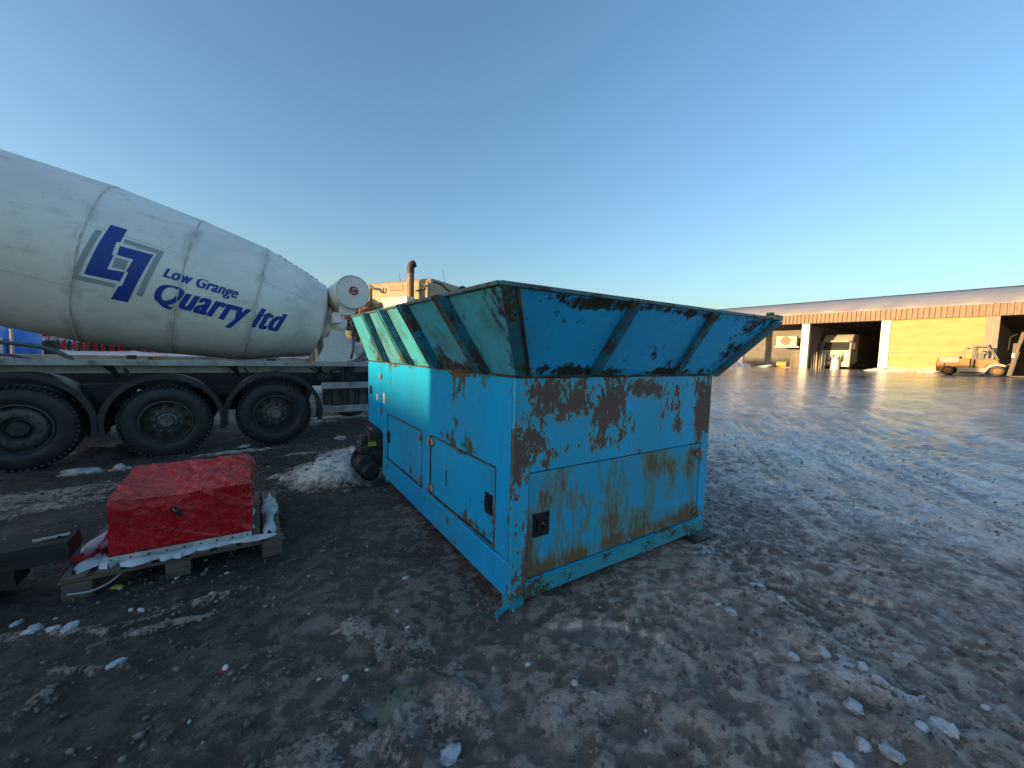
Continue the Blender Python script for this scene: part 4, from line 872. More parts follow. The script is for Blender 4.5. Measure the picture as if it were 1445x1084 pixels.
for y in (.10, 2.33): MB().tube([(-.03, y, 1.4), (-.03, y, H_-.15)], .035, 8).build('corner_trim', M_cab, tr)
MB().tube(smooth_path([(-.06, .15, H_-.08), (-.10, .22, H_-.16), (-.08, .12, H_-.25), (-.05, .30, H_-.32), (-.06, .5, H_-.36)], 6), .022, 8).tube(smooth_path([(-.05, 2.35, H_-.08), (-.08, 2.15, H_-.22), (-.05, 2.0, H_-.2), (-.06, 1.8, H_-.34), (-.06, 1.72, H_-.2)], 6), .02, 8).build('cable', mat('cable_brown', (.12, .08, .05), .5), tr)
MB().tube(smooth_path([(.05, -.008, H_-.10), (.5, -.012, H_-.12), (.75, -.012, H_-.22), (1.5, -.012, H_-.28)], 6), .02, 6).build('side_trim', M_dark, tr)
MB().box((.95, -.014, 2.3), (1.6, -.002, 3.15)).build('side_window', mat('dark_glass', (.02, .025, .03), .08), tr, bevel=.03)
MB().tube(smooth_path([(1.35, -.05, H_-.06), (1.55, -.06, H_-.03), (1.8, -.06, H_-.2), (1.9, -.06, H_-.4)], 6), .04, 8).build('deflector', M_dark, tr)
ex = MB().tube([(-.25, .52, 1.4), (-.25, .52, 3.75)], .095, 16).build('exhaust', mat('rusty_stack', (.20, .12, .075), .6, .2, (.34, .19, .10), 5, .4, .65, .3), tr)
MB().tube(smooth_path([(-.25, .52, 3.70), (-.25, .52, 3.86), (-.24, .49, 3.93), (-.17, .44, 3.98)], 5), .10, 16).build('exhaust_tip', mat('sooty', (.05, .04, .035), .6), ex)
MB().lathe((-.25, .58, 2.4), (0, 0, 1), [(0, .16), (.64, .16)], 18).build('heat_shield', mat('bright_shield', (.5, .5, .48), .3, .9), ex)
ho_ = MB(); P = smooth_path([(-.35, 3.0, 2.15), (-.35, 2.92, 2.5), (-.34, 2.68, 2.78), (-.33, 2.35, 2.80), (-.32, 2.12, 2.5), (-.3, 2.08, 2.2)], 8)
ho_.tube(P, [.25 + .045*math.sin(k*1.57) for k in range(len(P))], 18).build('intake_hose', mat('intake_rubber', (.26, .14, .07), .6, 0, (.15, .08, .04), 5), tr)
for (x, y, dx, dy, h) in ((.5, 1.55, -.02, .10, .28), (.9, .2, .05, .12, .42)): MB().tube([(x, y, H_-.03), (x+dx, y+dy, H_+h)], .007, 5).build('antenna', M_dark, tr)
MB().box((-3.6, .80, .75), (1.6, .88, 1.0)).box((-3.6, 1.57, .75), (1.6, 1.65, 1.0)).box((-2.2, .88, .8), (-2.1, 1.57, .95)).build('chassis_frame', M_dark, tr)
MB().box((-1.5, .12, .45), (-.2, .62, 1.0)).build('fuel_tank', M_steel, tr, bevel=.05)
for (x, y, a) in ((1.0, .02, -1), (1.0, 2.43, 1), (-2.6, .02, -1), (-2.6, 2.43, 1)): tyre(tr, (x, y, .5), (0, a, 0), .5, .30, knob=False, n=32)

# ------------------------------------------------------------------ yard on the left beyond the mixer
M_tankb = mat('tank_blue', (.04, .22, .75), .45, 0, (.10, .36, .8), 2)
tb = at(0, 600)
tkb = MB().lathe((0, 0, 0), (0, 0, 1), [(0, .48), (.05, .50), (.55, .50), (.57, .52), (.59, .50), (1.10, .50), (1.12, .52), (1.14, .50), (1.60, .50), (1.64, .48), (1.68, .42)], 40).build('water_tank', M_tankb)
tkb.location = (-15.35, 12.0, .28); tag(tkb, 'upright blue tank capped with snow, beyond the mixer frame at the left edge', 'tank')
lump_ = MB().lathe((0, 0, 0), (0, 0, 1), [(1.62, .47), (1.72, .46), (1.80, .36), (1.85, .2), (1.86, .01)], 30, cap=False).build('snow_cap', M_snow, tkb)
MB().box((-.02, -.56, .3), (.30, -.50, 1.35)).build('pale_panel', mat('pale_blue_panel', (.12, .38, .62), .4), tkb)
MB().box((.46, -.52, .1), (.51, -.46, 1.6)).build('upright', M_steel, tkb)
dk = MB().lathe((0, 0, -.28), (0, 0, 1), [(0, .13), (.02, .15), (.5, .15), (.54, .10)], 24).build('oil_drum', M_dark); dk.location = (-14.42, 12.1, 1.32); tag(dk, 'small dark canister standing just right of the snow-capped blue tank', 'drum')
MB().lathe((.0, .0, .262), (0, 0, 1), [(0, .10), (.012, .09)], 24).build('drum_end', mat('drum_end', (.25, .27, .24), .5), dk)
MB().box((-.15, -.15, -1.3), (.15, .15, -.29)).build('stand', M_dark, dk)
M_fr = mat('farm_red', (.80, .03, .035), .4, 0, (.55, .03, .03), 4); M_tine = mat('tine_dark', (.03, .028, .028), .5)
def implement(x, y, L, seed, label):
    r_ = random.Random(seed); ro = empty('farm_implement', (x, y, zg(x, y)-.05), r_.uniform(-.3, .3), label, 'farm machine', 'red farm machines in the snowy yard'); ro.scale = (1.1, 1.1, 1.5)
    f = MB().bar((-L/2, 0, 1.0), (L/2, 0, 1.0), .14, .14).bar((-L/2, .7, .9), (L/2, .7, .9), .12, .12).bar((0, 0, 1.0), (0, -.5, 1.75), .1, .12).bar((-.45, 0, 1.0), (0, -.4, 1.7), .08, .08).bar((.45, 0, 1.0), (0, -.4, 1.7), .08, .08)
    for k in range(int(L/.45)+1):
        xx_ = -L/2+k*.45; f.bar((xx_, 0, 1.0), (xx_, .7, .9), .07, .09); f.bar((xx_, .05, 1.0), (xx_+.02, -.25, .45), .06, .05)
    f.build('frame', M_fr, ro)
    for k in range(int(L/.30)+1):
        xx_ = -L/2+k*.30; MB().lathe((xx_, -.25, .42), (1, .25, 0), [(-.02, .05), (0, .27), (.02, .27), (.03, .05)], 16).build('disc', M_fr if k % 2 else M_tine, ro)
    MB().box((L*.12, -.1, 1.12), (L*.42, .5, 1.7)).build('hopper_box', M_fr if seed % 2 else mat('implement_grey', (.3, .32, .34), .5), ro, bevel=.03)
    if seed % 3 == 0: MB().box((-L*.4, -.1, 1.5), (-L*.4+.25, -.05, 1.62)).build('reflector', M_orange, ro)
    return ro
for i, (x_, y_, L_i, sd, lab) in enumerate(((-35.6, 25.9, 2.2, 3, 'red tined farm machine nearest the blue tank'), (-32.9, 26.4, 2.4, 4, 'red disc harrow with a grey box, second from the blue tank'), (-30.5, 26.9, 2.4, 6, 'red disc harrow with an orange reflector, third from the blue tank'),
        (-28.1, 27.3, 2.4, 7, 'red disc harrow with a red box, fourth from the blue tank'), (-25.8, 27.8, 2.4, 9, 'red farm machine with reflector near the middle of the snowy row'), (-23.3, 28.4, 2.6, 8, 'red disc harrow with a grey box, low behind the snow right of the middle'),
        (-20.4, 29.0, 2.4, 5, 'red farm machine at the right end of the row, almost hidden by the drum'), (-31.8, 30.0, 2.6, 10, 'red machine with a grey box in the second row behind the harrows'), (-27.0, 31.0, 2.6, 12, 'red machine with reflector in the second row behind the harrows'))):
    implement(x_, y_, L_i, sd, lab)
t = NT('hedge_twigs'); n = t.noise(1.6, 7, .75); c = t.mix(t.ss(n, .4, .62), (.38, .33, .34), (.60, .56, .58)); t.bump(t.noise(4, 5, .7), .8, .2)
M_hedge = t.fin(c, .9)
hb_ = MB(); rows = []
for i in range(140):
    a = R(-66 + i*.42); r0 = 62 + 3*math.sin(i*.31); hgt = 2.7 + .8*math.sin(i*.5)+.5*math.sin(i*1.7)+random.uniform(-.3, .3)
    x_, y_ = r0*math.sin(a), r0*math.cos(a); rows.append([hb_.bm.verts.new((x_*k_, y_*k_, z_)) for k_, z_ in ((.99, 0), (.985, hgt*.6), (1.0, hgt), (1.02, hgt*.7), (1.03, 0))])
for i in range(139):
    for j in range(4): hb_.bm.faces.new((rows[i][j], rows[i+1][j], rows[i+1][j+1], rows[i][j+1]))
hd_ = hb_.build('far_hedge', M_hedge, smooth=60); tag(hd_, 'pale frosted hedge line closing off the snowy yard at the far left', 'hedge', kind='stuff')
wb = MB().box((-1.6, -.6, 0), (1.6, .6, 1.2)).box((-1.5, -.5, 1.2), (.2, .5, 1.9)).build('stacked_goods', mat('violet_wrap', (.22, .16, .45), .4, 0, (.5, .5, .6), 1.5), None, bevel=.08); wb.location = (-37.5, 26, .9); wb.rotation_euler = (0, 0, .2)
tag(wb, 'pallet load wrapped in violet and white film at the far left', 'goods'); MB().box((-1.62, -.62, 1.21), (1.6, .62, 1.27)).build('snow_cap', M_snow, wb)

# gap seen between mixer and hopper: van, fence, bare trees
def van(x, y, rz, col, label):
    ro = empty('van', (x, y, zg(x, y)), rz, label, 'van')
    MB().prism([(-2.3, 0, .35), (-2.35, 0, 1.2), (-1.6, 0, 1.35), (-.9, 0, 2.1), (2.35, 0, 2.15), (2.4, 0, .35)], (0, 1.9, 0)).build('body', col, ro, bevel=.08)
    MB().prism([(-1.50, -.01, 1.38), (-.88, -.01, 1.98), (-.1, -.01, 1.98), (-.1, -.01, 1.38)], (0, 1.92, 0)).build('side_window', mat('van_glass', (.02, .025, .03), .1), ro)
    MB().bar((-1.63, .95, 1.34), (-.93, .95, 2.04), 1.6, .03, up=(0, 0, 1)).build('windscreen', mat('van_screen', (.03, .035, .04), .1), ro)
    for (a, b_) in ((-1.5, .03), (1.5, .03), (-1.5, 1.87), (1.5, 1.87)): tyre(ro, (a, b_, .34), (0, -1 if b_ < 1 else 1, 0), .34, .22, .08, knob=False, n=24)
    return ro
van(-33.5, 78, .4, mat('van_blue', (.03, .10, .30), .35), 'small blue van parked far off in the gap behind the mixer front')
v2 = van(-37.5, 80, .2, mat('van_white', (.6, .6, .6), .35), 'white van beyond the blue van in the gap behind the mixer')
M_bark = mat('bare_bark', (.16, .10, .065), .8, 0, (.25, .15, .09), 5)
def bare_tree(x, y, h, seed, label):
    r_ = random.Random(seed); ro = empty('bare_tree', (x, y, zg(x, y)-.1), 0, label, 'tree', 'bare winter trees beyond the yard')
    tb_ = MB().tube([(0, 0, 0), (.1, 0, h*.3), (0, .1, h*.62), (.05, .05, h*.8)], [.16, .13, .09, .04], 7).build('trunk', M_bark, ro)
    b = MB()
    def br(p, d, L, r0, lv):
        q_ = p + d*L; m_ = p + d*L*.5 + Vector((r_.uniform(-.1, .1), r_.uniform(-.1, .1), r_.uniform(0, .12)))*L
        b.tube([p, m_, q_], [r0, r0*.75, r0*.45], 4, cap=False)
        if lv:
            for k in range(4):
                t_ = r_.uniform(.35, 1); dd = (d + Vector((r_.uniform(-.9, .9), r_.uniform(-.9, .9), r_.uniform(-.1, .7)))).normalized(); br(p + d*L*t_, dd, L*r_.uniform(.45, .7), r0*.5, lv-1)
    for k in range(9):
        z_ = h*(.22+.6*k/9); a = r_.uniform(0, 6.28); br(Vector((.05, .05, z_)), Vector((math.cos(a), math.sin(a), r_.uniform(.4, 1.1))).normalized(), h*.28, .055, 3)
    b.build('crown', M_bark, ro, smooth=60)
for i, (x, y, h) in enumerate(((-36, 88, 6), (-32.5, 92, 6.5), (-42, 92, 6), (-28, 95, 6), (-39, 100, 7), (-33, 102, 7), (-48, 96, 6.5), (-24, 92, 5.5))):
    bare_tree(x, y, h, i+20, ['bare orange-lit tree behind the parked vans, nearest one', 'bare tree standing just right of the nearest one behind the vans', 'bare tree left behind the white van', 'bare thin tree at the right of the gap',
        'tall bare tree at the back, left half of the clump', 'tall bare tree at the back, right half of the clump', 'bare tree at the far left of the clump', 'lowest bare tree at the right end of the clump'][i])
fe = empty('yard_fence', (-15, 37, zg(-15, 37)), .1, 'low mesh yard fence crossing the snow behind the mixer front', 'fence')
for k in range(8): MB().tube([(-k*1.4, 0, -.1), (-k*1.4, 0, 1.2)], .03, 6).build('post', M_dark, fe)
b = MB()
for z_ in (.3, .6, .9, 1.15): b.tube([(0, 0, z_), (-9.8, 0, z_)], .012, 4)
b.build('wire', M_dark, fe)

# ------------------------------------------------------------------ long shed with open bays on the right
sh = empty('storage_shed', P0, TS, 'long low shed with snowy roof, brown ribbed fascia, open bays and a yellow roller shutter', 'shed')
GZ = -.06
M_fas = mat('brown_cladding', (.17, .105, .055), .5, 0, (.115, .068, .035), 2.5); M_roofs = mat('roof_snow', (.44, .41, .40), .6, 0, (.50, .45, .42), .25, .4, .7, .3, 3)
M_pil = mat('whitewashed_pillar', (.78, .76, .66), .6, 0, (.60, .52, .36), 2.2, .5, .75)
def shutter_mat():
    t = NT('shutter_cream'); c = t.mix(t.ss(t.noise(.9, 5, .6, t.map((1, 1, 2.5))), .38, .7), (.44, .46, .20), (.38, .38, .15))
    sp = t.n('ShaderNodeSeparateXYZ'); t.l(t.tc, sp.inputs[0]); w_ = t.math('FRACT', t.math('DIVIDE', t.math('ADD', sp.outputs[2], .04), .21))
    c = t.mix(t.ss(w_, .82, .98, 0, .55), c, (.18, .16, .05)); c = t.mix(t.ss(t.noise(3, 6, .7, t.map((1, 1, .3))), .6, .8, 0, .5), c, (.30, .22, .10)); return t.fin(c, .45)  # slat grooves drawn as darker bands, since frontal sun leaves them unshaded
M_shut = shutter_mat()
M_inn = mat('shed_inside', (.22, .20, .19), .8, 0, (.15, .14, .13), 1); M_inl = mat('shed_inside_block', (.20, .195, .18), .8, 0, (.13, .125, .12), 1.5); M_met = mat('dark_ribbed_metal', (.13, .12, .11), .5, .2, (.20, .18, .15), 2)
XL, XR, DP = -34.0, 34.0, 34.0
b = MB(); w = .33; k = 0; x = XL
prof = []
while x < XR: prof += [(x, 0), (x+.07, -.0), (x+.085, -.10), (x+.27, -.10), (x+.285, 0)]; x += w
for z0, z1 in ((4.46, 5.34),):
    lo = [b.bm.verts.new((x_, y_-.12, z0)) for x_, y_ in prof]; hi = [b.bm.verts.new((x_, y_-.12, z1)) for x_, y_ in prof]
    for i in range(len(prof)-1): b.bm.faces.new((lo[i], lo[i+1], hi[i+1], hi[i]))
b.build('fascia', M_fas, sh, smooth=0)
MB().box((XL, -.115, 4.44), (XR, -.02, 4.46)).box((XL, -.11, 4.465), (XR, -.02, 5.33)).build('lintel', M_fas, sh)
nr_ = 160; b = MB(); rows = []
for i in range(nr_+1):
    x_ = XL + (XR-XL)*i/nr_; e = .04*math.sin(i*.9)+.03*math.sin(i*2.3)+.02*math.sin(i*5.1)
    rows.append([b.bm.verts.new(p) for p in ((x_, -.22, 5.345), (x_, -.26, 5.40+e*.4), (x_, -.15, 5.50+e), (x_, 6.3, 6.98+e*.5), (x_, 12, 8.05), (x_, DP, 5.9), (x_, DP, 5.7), (x_, 12, 7.85), (x_, 6.3, 6.75))])
for i in range(nr_):
    for j in range(9): b.bm.faces.new((rows[i][j], rows[i][(j+1) % 9], rows[i+1][(j+1) % 9], rows[i+1][j]))
b.bm.faces.new(rows[0]); b.bm.faces.new(rows[-1][::-1]); b.build('roof', M_roofs, sh, smooth=40)
MB().tube([(XL, 12, 8.07), (XR, 12, 8.07)], .07, 6).build('ridge_cap', M_dark, sh)
def pillar(x0, x1, mt, nm='pillar'): MB().box((x0, -.02, GZ-.3), (x1, .40, 4.44)).build(nm, mt, sh, bevel=.02)
pillar(-5.58, -4.93, M_pil); pillar(.36, .99, M_pil); pillar(-11.6, -11.0, M_pil); pillar(-17.4, -16.8, M_pil); pillar(-23.4, -22.8, M_pil)
b = MB(); 
x = 6.28
while x < 6.93: b.box((x, -.03, GZ-.3), (x+.10, .02, 4.44)).box((x+.1, .0, GZ-.3), (x+.162, .02, 4.44)); x += .163
b.box((6.28, .021, GZ-.3), (6.94, .36, 4.44)); b.build('pillar', M_met, sh)
pillar(13.0, 13.6, M_pil); pillar(19.6, 20.2, M_pil)
b = MB(); z = GZ+.02; ns = 0
rowsz = []
while z < 4.40: rowsz += [(z, .10), (z+.012, .075), (z+.05, .055), (z+.09, .075), (z+.10, .10)]; z += .105
lo = [b.bm.verts.new((1.0, y_, z_)) for z_, y_ in rowsz]; hi = [b.bm.verts.new((6.27, y_, z_)) for z_, y_ in rowsz]
for i in range(len(rowsz)-1): b.bm.faces.new((lo[i], hi[i], hi[i+1], lo[i+1]))
s_ = b.build('roller_shutter', M_shut, sh, smooth=30)
MB().box((1.0, .03, GZ-.02), (6.27, .054, .40)).build('bottom_slats', mat('shutter_dirty', (.50, .36, .18), .5, 0, (.62, .52, .25), 3), s_)
for zz in (.12, .24, .34, 1.6, 2.3, 3.25): MB().box((1.0, .045 if zz > .5 else .022, zz), (6.27, .058 if zz > .5 else .029, zz+.014)).build('slat_line', M_met, s_)
MB().box((XL, DP-.2, -.4), (XR, DP, 5.9)).box((XL, .4, -.4), (XL+.2, DP, 5.2)).box((XR-.2, .4, -.4), (XR, DP, 5.2)).box((1.0, .2, 4.3), (6.3, 1.0, 4.44)).build('back_wall', M_inn, sh)
MB().box((XL+.3, .42, GZ-.5), (XR-.3, DP-.3, GZ+.0)).build('floor', mat('shed_floor', (.10, .09, .085), .5, 0, (.16, .14, .12), 1), sh)
for x in (-5.3, .7, 6.6): MB().box((x-.1, .45, GZ), (x+.1, DP-.25, 4.3)).build('partition', M_inn, sh)
# office cabin in the first bay
MB().box((-22, 5.0, GZ), (-5.45, 5.2, 2.6)).build('cabin_wall', M_inl, sh); MB().box((-22, 4.95, 2.6), (-5.45, 9, 4.4)).build('cabin_front', M_inn, sh)
for (x, z) in ((-10.5, 1.0), (-9.8, 1.15)): MB().box((x, 4.93, .2), (x+.55, 4.99, z)).build('door_panel', M_inn, sh)
def S(x, y, z=0): return fr(P0, TS, x, y, GZ+z)
def sroot(name, x, y, label, cat, group=None, rz=0): return empty(name, S(x, y), TS+rz, label, cat, group)
sg = sroot('fan_unit', -7.7, 2.4, 'white unit with a round brown fan hung in the first open bay', 'fan unit')
MB().box((-1.0, 0, 2.35), (.95, .5, 3.45)).build('housing', mat('unit_white', (.50, .49, .44), .5, 0, (.42, .40, .34), 2), sg, bevel=.02)
b = MB().lathe((-.05, -.005, 2.95), (0, -1, 0), [(0, .46), (.04, .46), (.05, .40), (.02, .38), (.02, .14), (.06, .12), (.06, .01)], 32, cap=False); b.build('fan', mat('fan_brown', (.20, .09, .05), .5, 0, (.35, .2, .1), 10), sg)
MB().box((-1.1, -.12, 2.22), (1.25, .5, 2.33)).build('ledge', M_pil, sg); MB().box((-1.0, .5, 2.2), (.9, 2.5, 2.3)).build('bracket', M_met, sg)
yb = sroot('yellow_drum', -7.4, .9, 'small yellow drum lying on the floor at the mouth of the first open bay', 'drum')
MB().lathe((-.45, 0, .36), (1, 0, 0), [(0, .30), (.02, .34), (.28, .34), (.30, .36), (.32, .34), (.6, .34), (.62, .36), (.64, .34), (.9, .34), (.92, .30)], 24).build('barrel', mat('drum_yellow', (.62, .38, .05), .4, 0, (.45, .25, .05), 5), yb)
MB().box((-.5, -.3, 0), (.5, .3, .06)).build('base', M_met, yb)
rk = sroot('wooden_rack', -6.1, .9, 'upright frame of sticks leaning beside the first white pillar', 'rack')
b = MB().bar((-.5, 0, 0), (-.5, 0, 1.8), .07, .07).bar((.35, 0, 0), (.35, 0, 1.75), .07, .07).bar((-.5, 0, 1.75), (.35, 0, 1.75), .07, .07)
b.build('frame', mat('rack_wood', (.30, .18, .10), .6), rk); b = MB()
for k in range(7): b.bar((-.42+.12*k, .05, 0), (-.38+.10*k+.06*math.sin(k*3), .02, 1.6), .04, .03)
b.build('stick', mat('stick_wood', (.42, .30, .18), .6), rk)
cr2 = sroot('cylinder_trolley', -4.45, .9, 'cluster of dark gas bottles and tubes just right of the first white pillar', 'gas bottles')
for k in range(6): MB().lathe((-.35+.2*k, .12*(k % 2), 0), (.02*(k-3), 0, 1), [(0, .09), (1.1+.15*(k % 3), .09), (1.25+.15*(k % 3), .04), (1.4+.15*(k % 3), .035)], 12).build('bottle', mat('bottle_grey', (.09, .09, .085), .35, .3) if k % 2 else mat('bottle_pale', (.28, .25, .2), .35, .3), cr2)
ib = sroot('glass_cylinder', -2.55, -.4, 'bright glassy cylinder standing in front of the white lorry', 'cylinder')
MB().lathe((0, 0, .05), (0, 0, 1), [(0, .36), (.85, .33), (.95, .30), (.97, .24), (1.1, .24)], 24).build('barrel', mat('bright_barrel', (.72, .74, .68), .12, .3, (.5, .5, .45), 5), ib)
MB().lathe((0, 0, -.03), (0, 0, 1), [(0, .55), (.09, .55)], 24).build('base', M_pil, ib)
for i, (x, y, a, bb, c_, lab) in enumerate(((-11.4, -.7, .8, .5, .42, 'heap of ploughed snow at the far left end of the shed front'), (-10.4, -.6, .7, .45, .40, 'rounded snow heap just right of the leftmost heap'), (-8.9, -.5, 1.2, .3, .14, 'low snow ridge before the first open bay'), (.1, -.5, .9, .4, .25, 'snow heap at the foot of the second white pillar'),
        (1.6, -.45, 1.3, .35, .2, 'low snow ridge along the left half of the roller shutter'), (3.6, -.5, .9, .3, .13, 'small snow ridge before the shutter next to the forklift'), (-6.7, -.5, .5, .2, .09, 'little patch of snow before the wooden rack'))):
    p = S(x, y); o = lump('snow_heap', p, a, bb, c_, M_snow, 60+i, 3, rz=TS, sink=.4); o.location.z = P0.z-.03; tag(o, lab, 'snow heap', 'snow heaps along the shed front')
# white lorry inside the second bay
lo_ = sroot('white_lorry', -5.0, 4.0, 'white lorry cab with dark windscreen parked nose out in the open bay', 'lorry')
M_lw = mat('lorry_white', (.42, .42, .38), .35, 0, (.5, .46, .38), 2); M_gl = mat('lorry_glass', (.05, .06, .06), .06)
MB().prism([(0, .12, .55), (0, .0, .8), (0, -.02, 1.85), (0, .22, 2.85), (0, .50, 3.25), (0, 1.0, 3.62), (0, 2.4, 3.70), (0, 2.45, .9), (0, 1.6, .55)], (2.45, 0, 0)).build('cab', M_lw, lo_, bevel=.09, seg=3)
MB().prism([(.14, -.035, 1.98), (2.31, -.035, 1.98), (2.27, .155, 2.78), (.18, .155, 2.78)], (0, .04, 0)).build('windscreen', M_gl, lo_, bevel=.02)
MB().box((.1, -.12, 2.80), (2.35, .16, 2.98)).build('sun_visor', mat('visor', (.30, .26, .18), .4), lo_, bevel=.03)
b = MB(); 
for z_ in (.95, 1.12, 1.29, 1.46, 1.62): b.box((.55, -.07, z_), (1.9, -.025, z_+.10))
b.build('grille', M_lw, lo_, bevel=.01); MB().box((.5, -.026, .9), (1.95, -.018, 1.76)).build('grille_recess', M_dark, lo_)
MB().box((.35, -.05, 1.70), (2.1, -.02, 1.78)).build('badge_strip', M_met, lo_)
bp = MB().box((-.03, -.16, .28), (2.48, .3, .80)).build('bumper', M_lw, lo_, bevel=.06)
for x in (.16, 1.92): MB().box((x, -.20, .50), (x+.38, -.15, .74)).build('headlight', mat('headlamp_glass', (.7, .7, .65), .1), bp, bevel=.02)
MB().box((.7, -.17, .32), (1.75, -.161, .48)).build('air_intake', M_dark, bp)
for x, s in ((-.22, -1), (2.67, 1)):
    m_ = MB().box((x-.13, -.05, 2.05), (x+.13, .08, 2.75)).build('mirror', M_dark, lo_, bevel=.04); MB().tube([(x, 0, 2.72), (x-s*.25, .1, 2.85)], .025).build('mirror_arm', M_dark, m_)
MB().box((2.452, .55, 1.95), (2.47, 1.45, 2.75)).build('side_window', M_gl, lo_, bevel=.03)
MB().box((2.452, .6, .95), (2.475, 1.5, 1.9)).build('side_door', M_lw, lo_, bevel=.02)
dd = MB().box((-1.15, .25, .75), (-.08, .32, 2.0)).bar((-1.12, .28, 2.0), (-1.0, .28, 2.85), .07, .05, up=(0, 1, 0)).bar((-1.02, .28, 2.85), (-.12, .28, 2.85), .07, .05, up=(0, 1, 0)).bar((-.1, .28, 2.0), (-.1, .28, 2.85), .07, .05, up=(0, 1, 0)).build('open_door', M_lw, lo_, bevel=.01)
MB().box((.35, 2.5, .7), (.45, 7.5, .95)).box((1.9, 2.5, .7), (2.0, 7.5, .95)).box((1.3, 2.6, .45), (2.35, 3.9, .95)).build('chassis_frame', M_dark, lo_)
MB().box((.5, 2.6, .9), (2.2, 2.75, 2.6)).build('rear_rack', M_met, lo_)
for x, a in ((.02, -1), (2.43, 1)):
    for y in (.95, 4.8, 6.1): tyre(lo_, (x, y, .5), (a, 0, 0), .5, .3, knob=False, n=32)
# forklift
fk = sroot('forklift', 4.39, -4.0, 'yellow and white forklift with dark mast standing in front of the roller shutter', 'forklift')
def Z(v): return (880-v)/140.0
def Xf(v): return (v-600)/204.0
M_fy = mat('forklift_yellow', (.30, .125, .002), .5, 0, (.20, .08, .002), 3); M_fw = mat('forklift_white', (.30, .28, .22), .5, 0, (.22, .20, .15), 3); M_fb = mat('forklift_frame', (.045, .028, .02), .45); M_mast = mat('mast_khaki', (.055, .045, .022), .5, .1, (.09, .07, .035), 3)
W_ = 1.5
MB().prism([(Xf(605), 0, Z(845)), (Xf(598), 0, Z(770)), (Xf(608), 0, Z(712)), (Xf(690), 0, Z(712)), (Xf(690), 0, Z(845))], (0, W_, 0)).build('counterweight', M_fy, fk, bevel=.05)
MB().prism([(Xf(640), -.01, Z(760)), (Xf(620), -.01, Z(708)), (Xf(640), -.01, Z(695)), (Xf(830), -.01, Z(690)), (Xf(830), -.01, Z(760))], (0, W_+.02, 0)).build('engine_hood', M_fw, fk, bevel=.04)
MB().prism([(Xf(691), .02, Z(800)), (Xf(691), .02, Z(761)), (Xf(831), .02, Z(761)), (Xf(800), .02, Z(712)), (Xf(935), .02, Z(712)), (Xf(935), .02, Z(800))], (0, W_-.04, 0)).build('side_panel', M_fy, fk, bevel=.02)
cb_ = empty('cab', (0, 0, 0)); D.objects.remove(cb_)
cb_ = MB().bar((Xf(955), .05, Z(800)), (Xf(965), .05, Z(582)), .08, .14, up=(1, 0, 0)).bar((Xf(955), W_-.05, Z(800)), (Xf(965), W_-.05, Z(582)), .08, .14, up=(1, 0, 0)).bar((Xf(1085), .05, Z(582)), (Xf(1190), .05, Z(735)), .08, .10, up=(0, 1, 0)).bar((Xf(1085), W_-.05, Z(582)), (Xf(1190), W_-.05, Z(735)), .08, .1, up=(0, 1, 0)).box((Xf(960), .02, Z(600)), (Xf(1095), W_-.02, Z(584))).build('cab_frame', M_fb, fk, bevel=.01)
MB().box((Xf(945), -.02, Z(583)), (Xf(1095), W_+.02, Z(570))).build('cab_roof', M_fw, fk, bevel=.02)
MB().box((Xf(1035), .04, Z(712)), (Xf(1045), .08, Z(598))).box((Xf(985), .04, Z(715)), (Xf(1125), .08, Z(705))).box((Xf(985), .5, Z(712)), (Xf(1060), 1.0, Z(660))).build('cab_bars', M_fb, fk)
MB().prism([(Xf(980), .0, Z(800)), (Xf(985), 0, Z(716)), (Xf(1180), 0, Z(716)), (Xf(1205), 0, Z(745)), (Xf(1100), 0, Z(765)), (Xf(1070), 0, Z(800))], (0, W_, 0)).build('side_door', M_fy, fk, bevel=.02)
MB().bar((Xf(838), .1, Z(690)), (Xf(885), .1, Z(605)), .05, .05).bar((Xf(885), .1, Z(605)), (Xf(955), .1, Z(600)), .05, .05).bar((Xf(838), W_-.1, Z(690)), (Xf(885), W_-.1, Z(605)), .05, .05).bar((Xf(885), W_-.1, Z(605)), (Xf(955), W_-.1, Z(600)), .05, .05).bar((Xf(885), .1, Z(605)), (Xf(885), W_-.1, Z(605)), .05, .05).build('rear_guard', M_fb, fk)
fp = [(Xf(832), -.03, Z(842)), (Xf(832), -.03, Z(798)), (Xf(1075), -.03, Z(802)), (Xf(1105), -.03, Z(768)), (Xf(1180), -.03, Z(748)), (Xf(1265), -.03, Z(770)), (Xf(1262), -.03, Z(786)), (Xf(1180), -.03, Z(778)), (Xf(1120), -.03, Z(800)), (Xf(1090), -.03, Z(842))]
MB().prism(fp, (0, W_+.06, 0)).build('lower_body', M_fw, fk, bevel=.01)
MB().box((Xf(850), .05, Z(862)), (Xf(1085), W_-.05, Z(843))).build('step', M_dark, fk)
M_fyr = M_fy
for x, z_, r_ in ((Xf(722), .335, .335), (Xf(1190), .37, .37)):
    for y_, a in ((-.02, -1), (W_+.02, 1)):
        wl = tyre(fk, (x, y_, z_), (0, a, 0), r_, .26, .05, style=0, knob=False, n=32)
        for c_ in wl.children:
            if c_.name.startswith(('rim', 'hub')): c_.data.materials[0] = M_fyr
ms = MB(); 
for y_ in (.25, W_-.35): ms.bar((Xf(1290), y_, Z(872)), (Xf(1375), y_, Z(455)), .12, .16, up=(1, 0, 0)).bar((Xf(1310), y_+.02, Z(868)), (Xf(1355), y_+.02, Z(640)), .08, .10, up=(1, 0, 0))
for v in (470, 560, 680, 800): x_ = Xf(1375 - (v-455)*.204); ms.box((x_-.06, .25, Z(v)-.06), (x_+.06, W_-.25, Z(v)+.06))
ms.build('mast', M_mast, fk, bevel=.01)
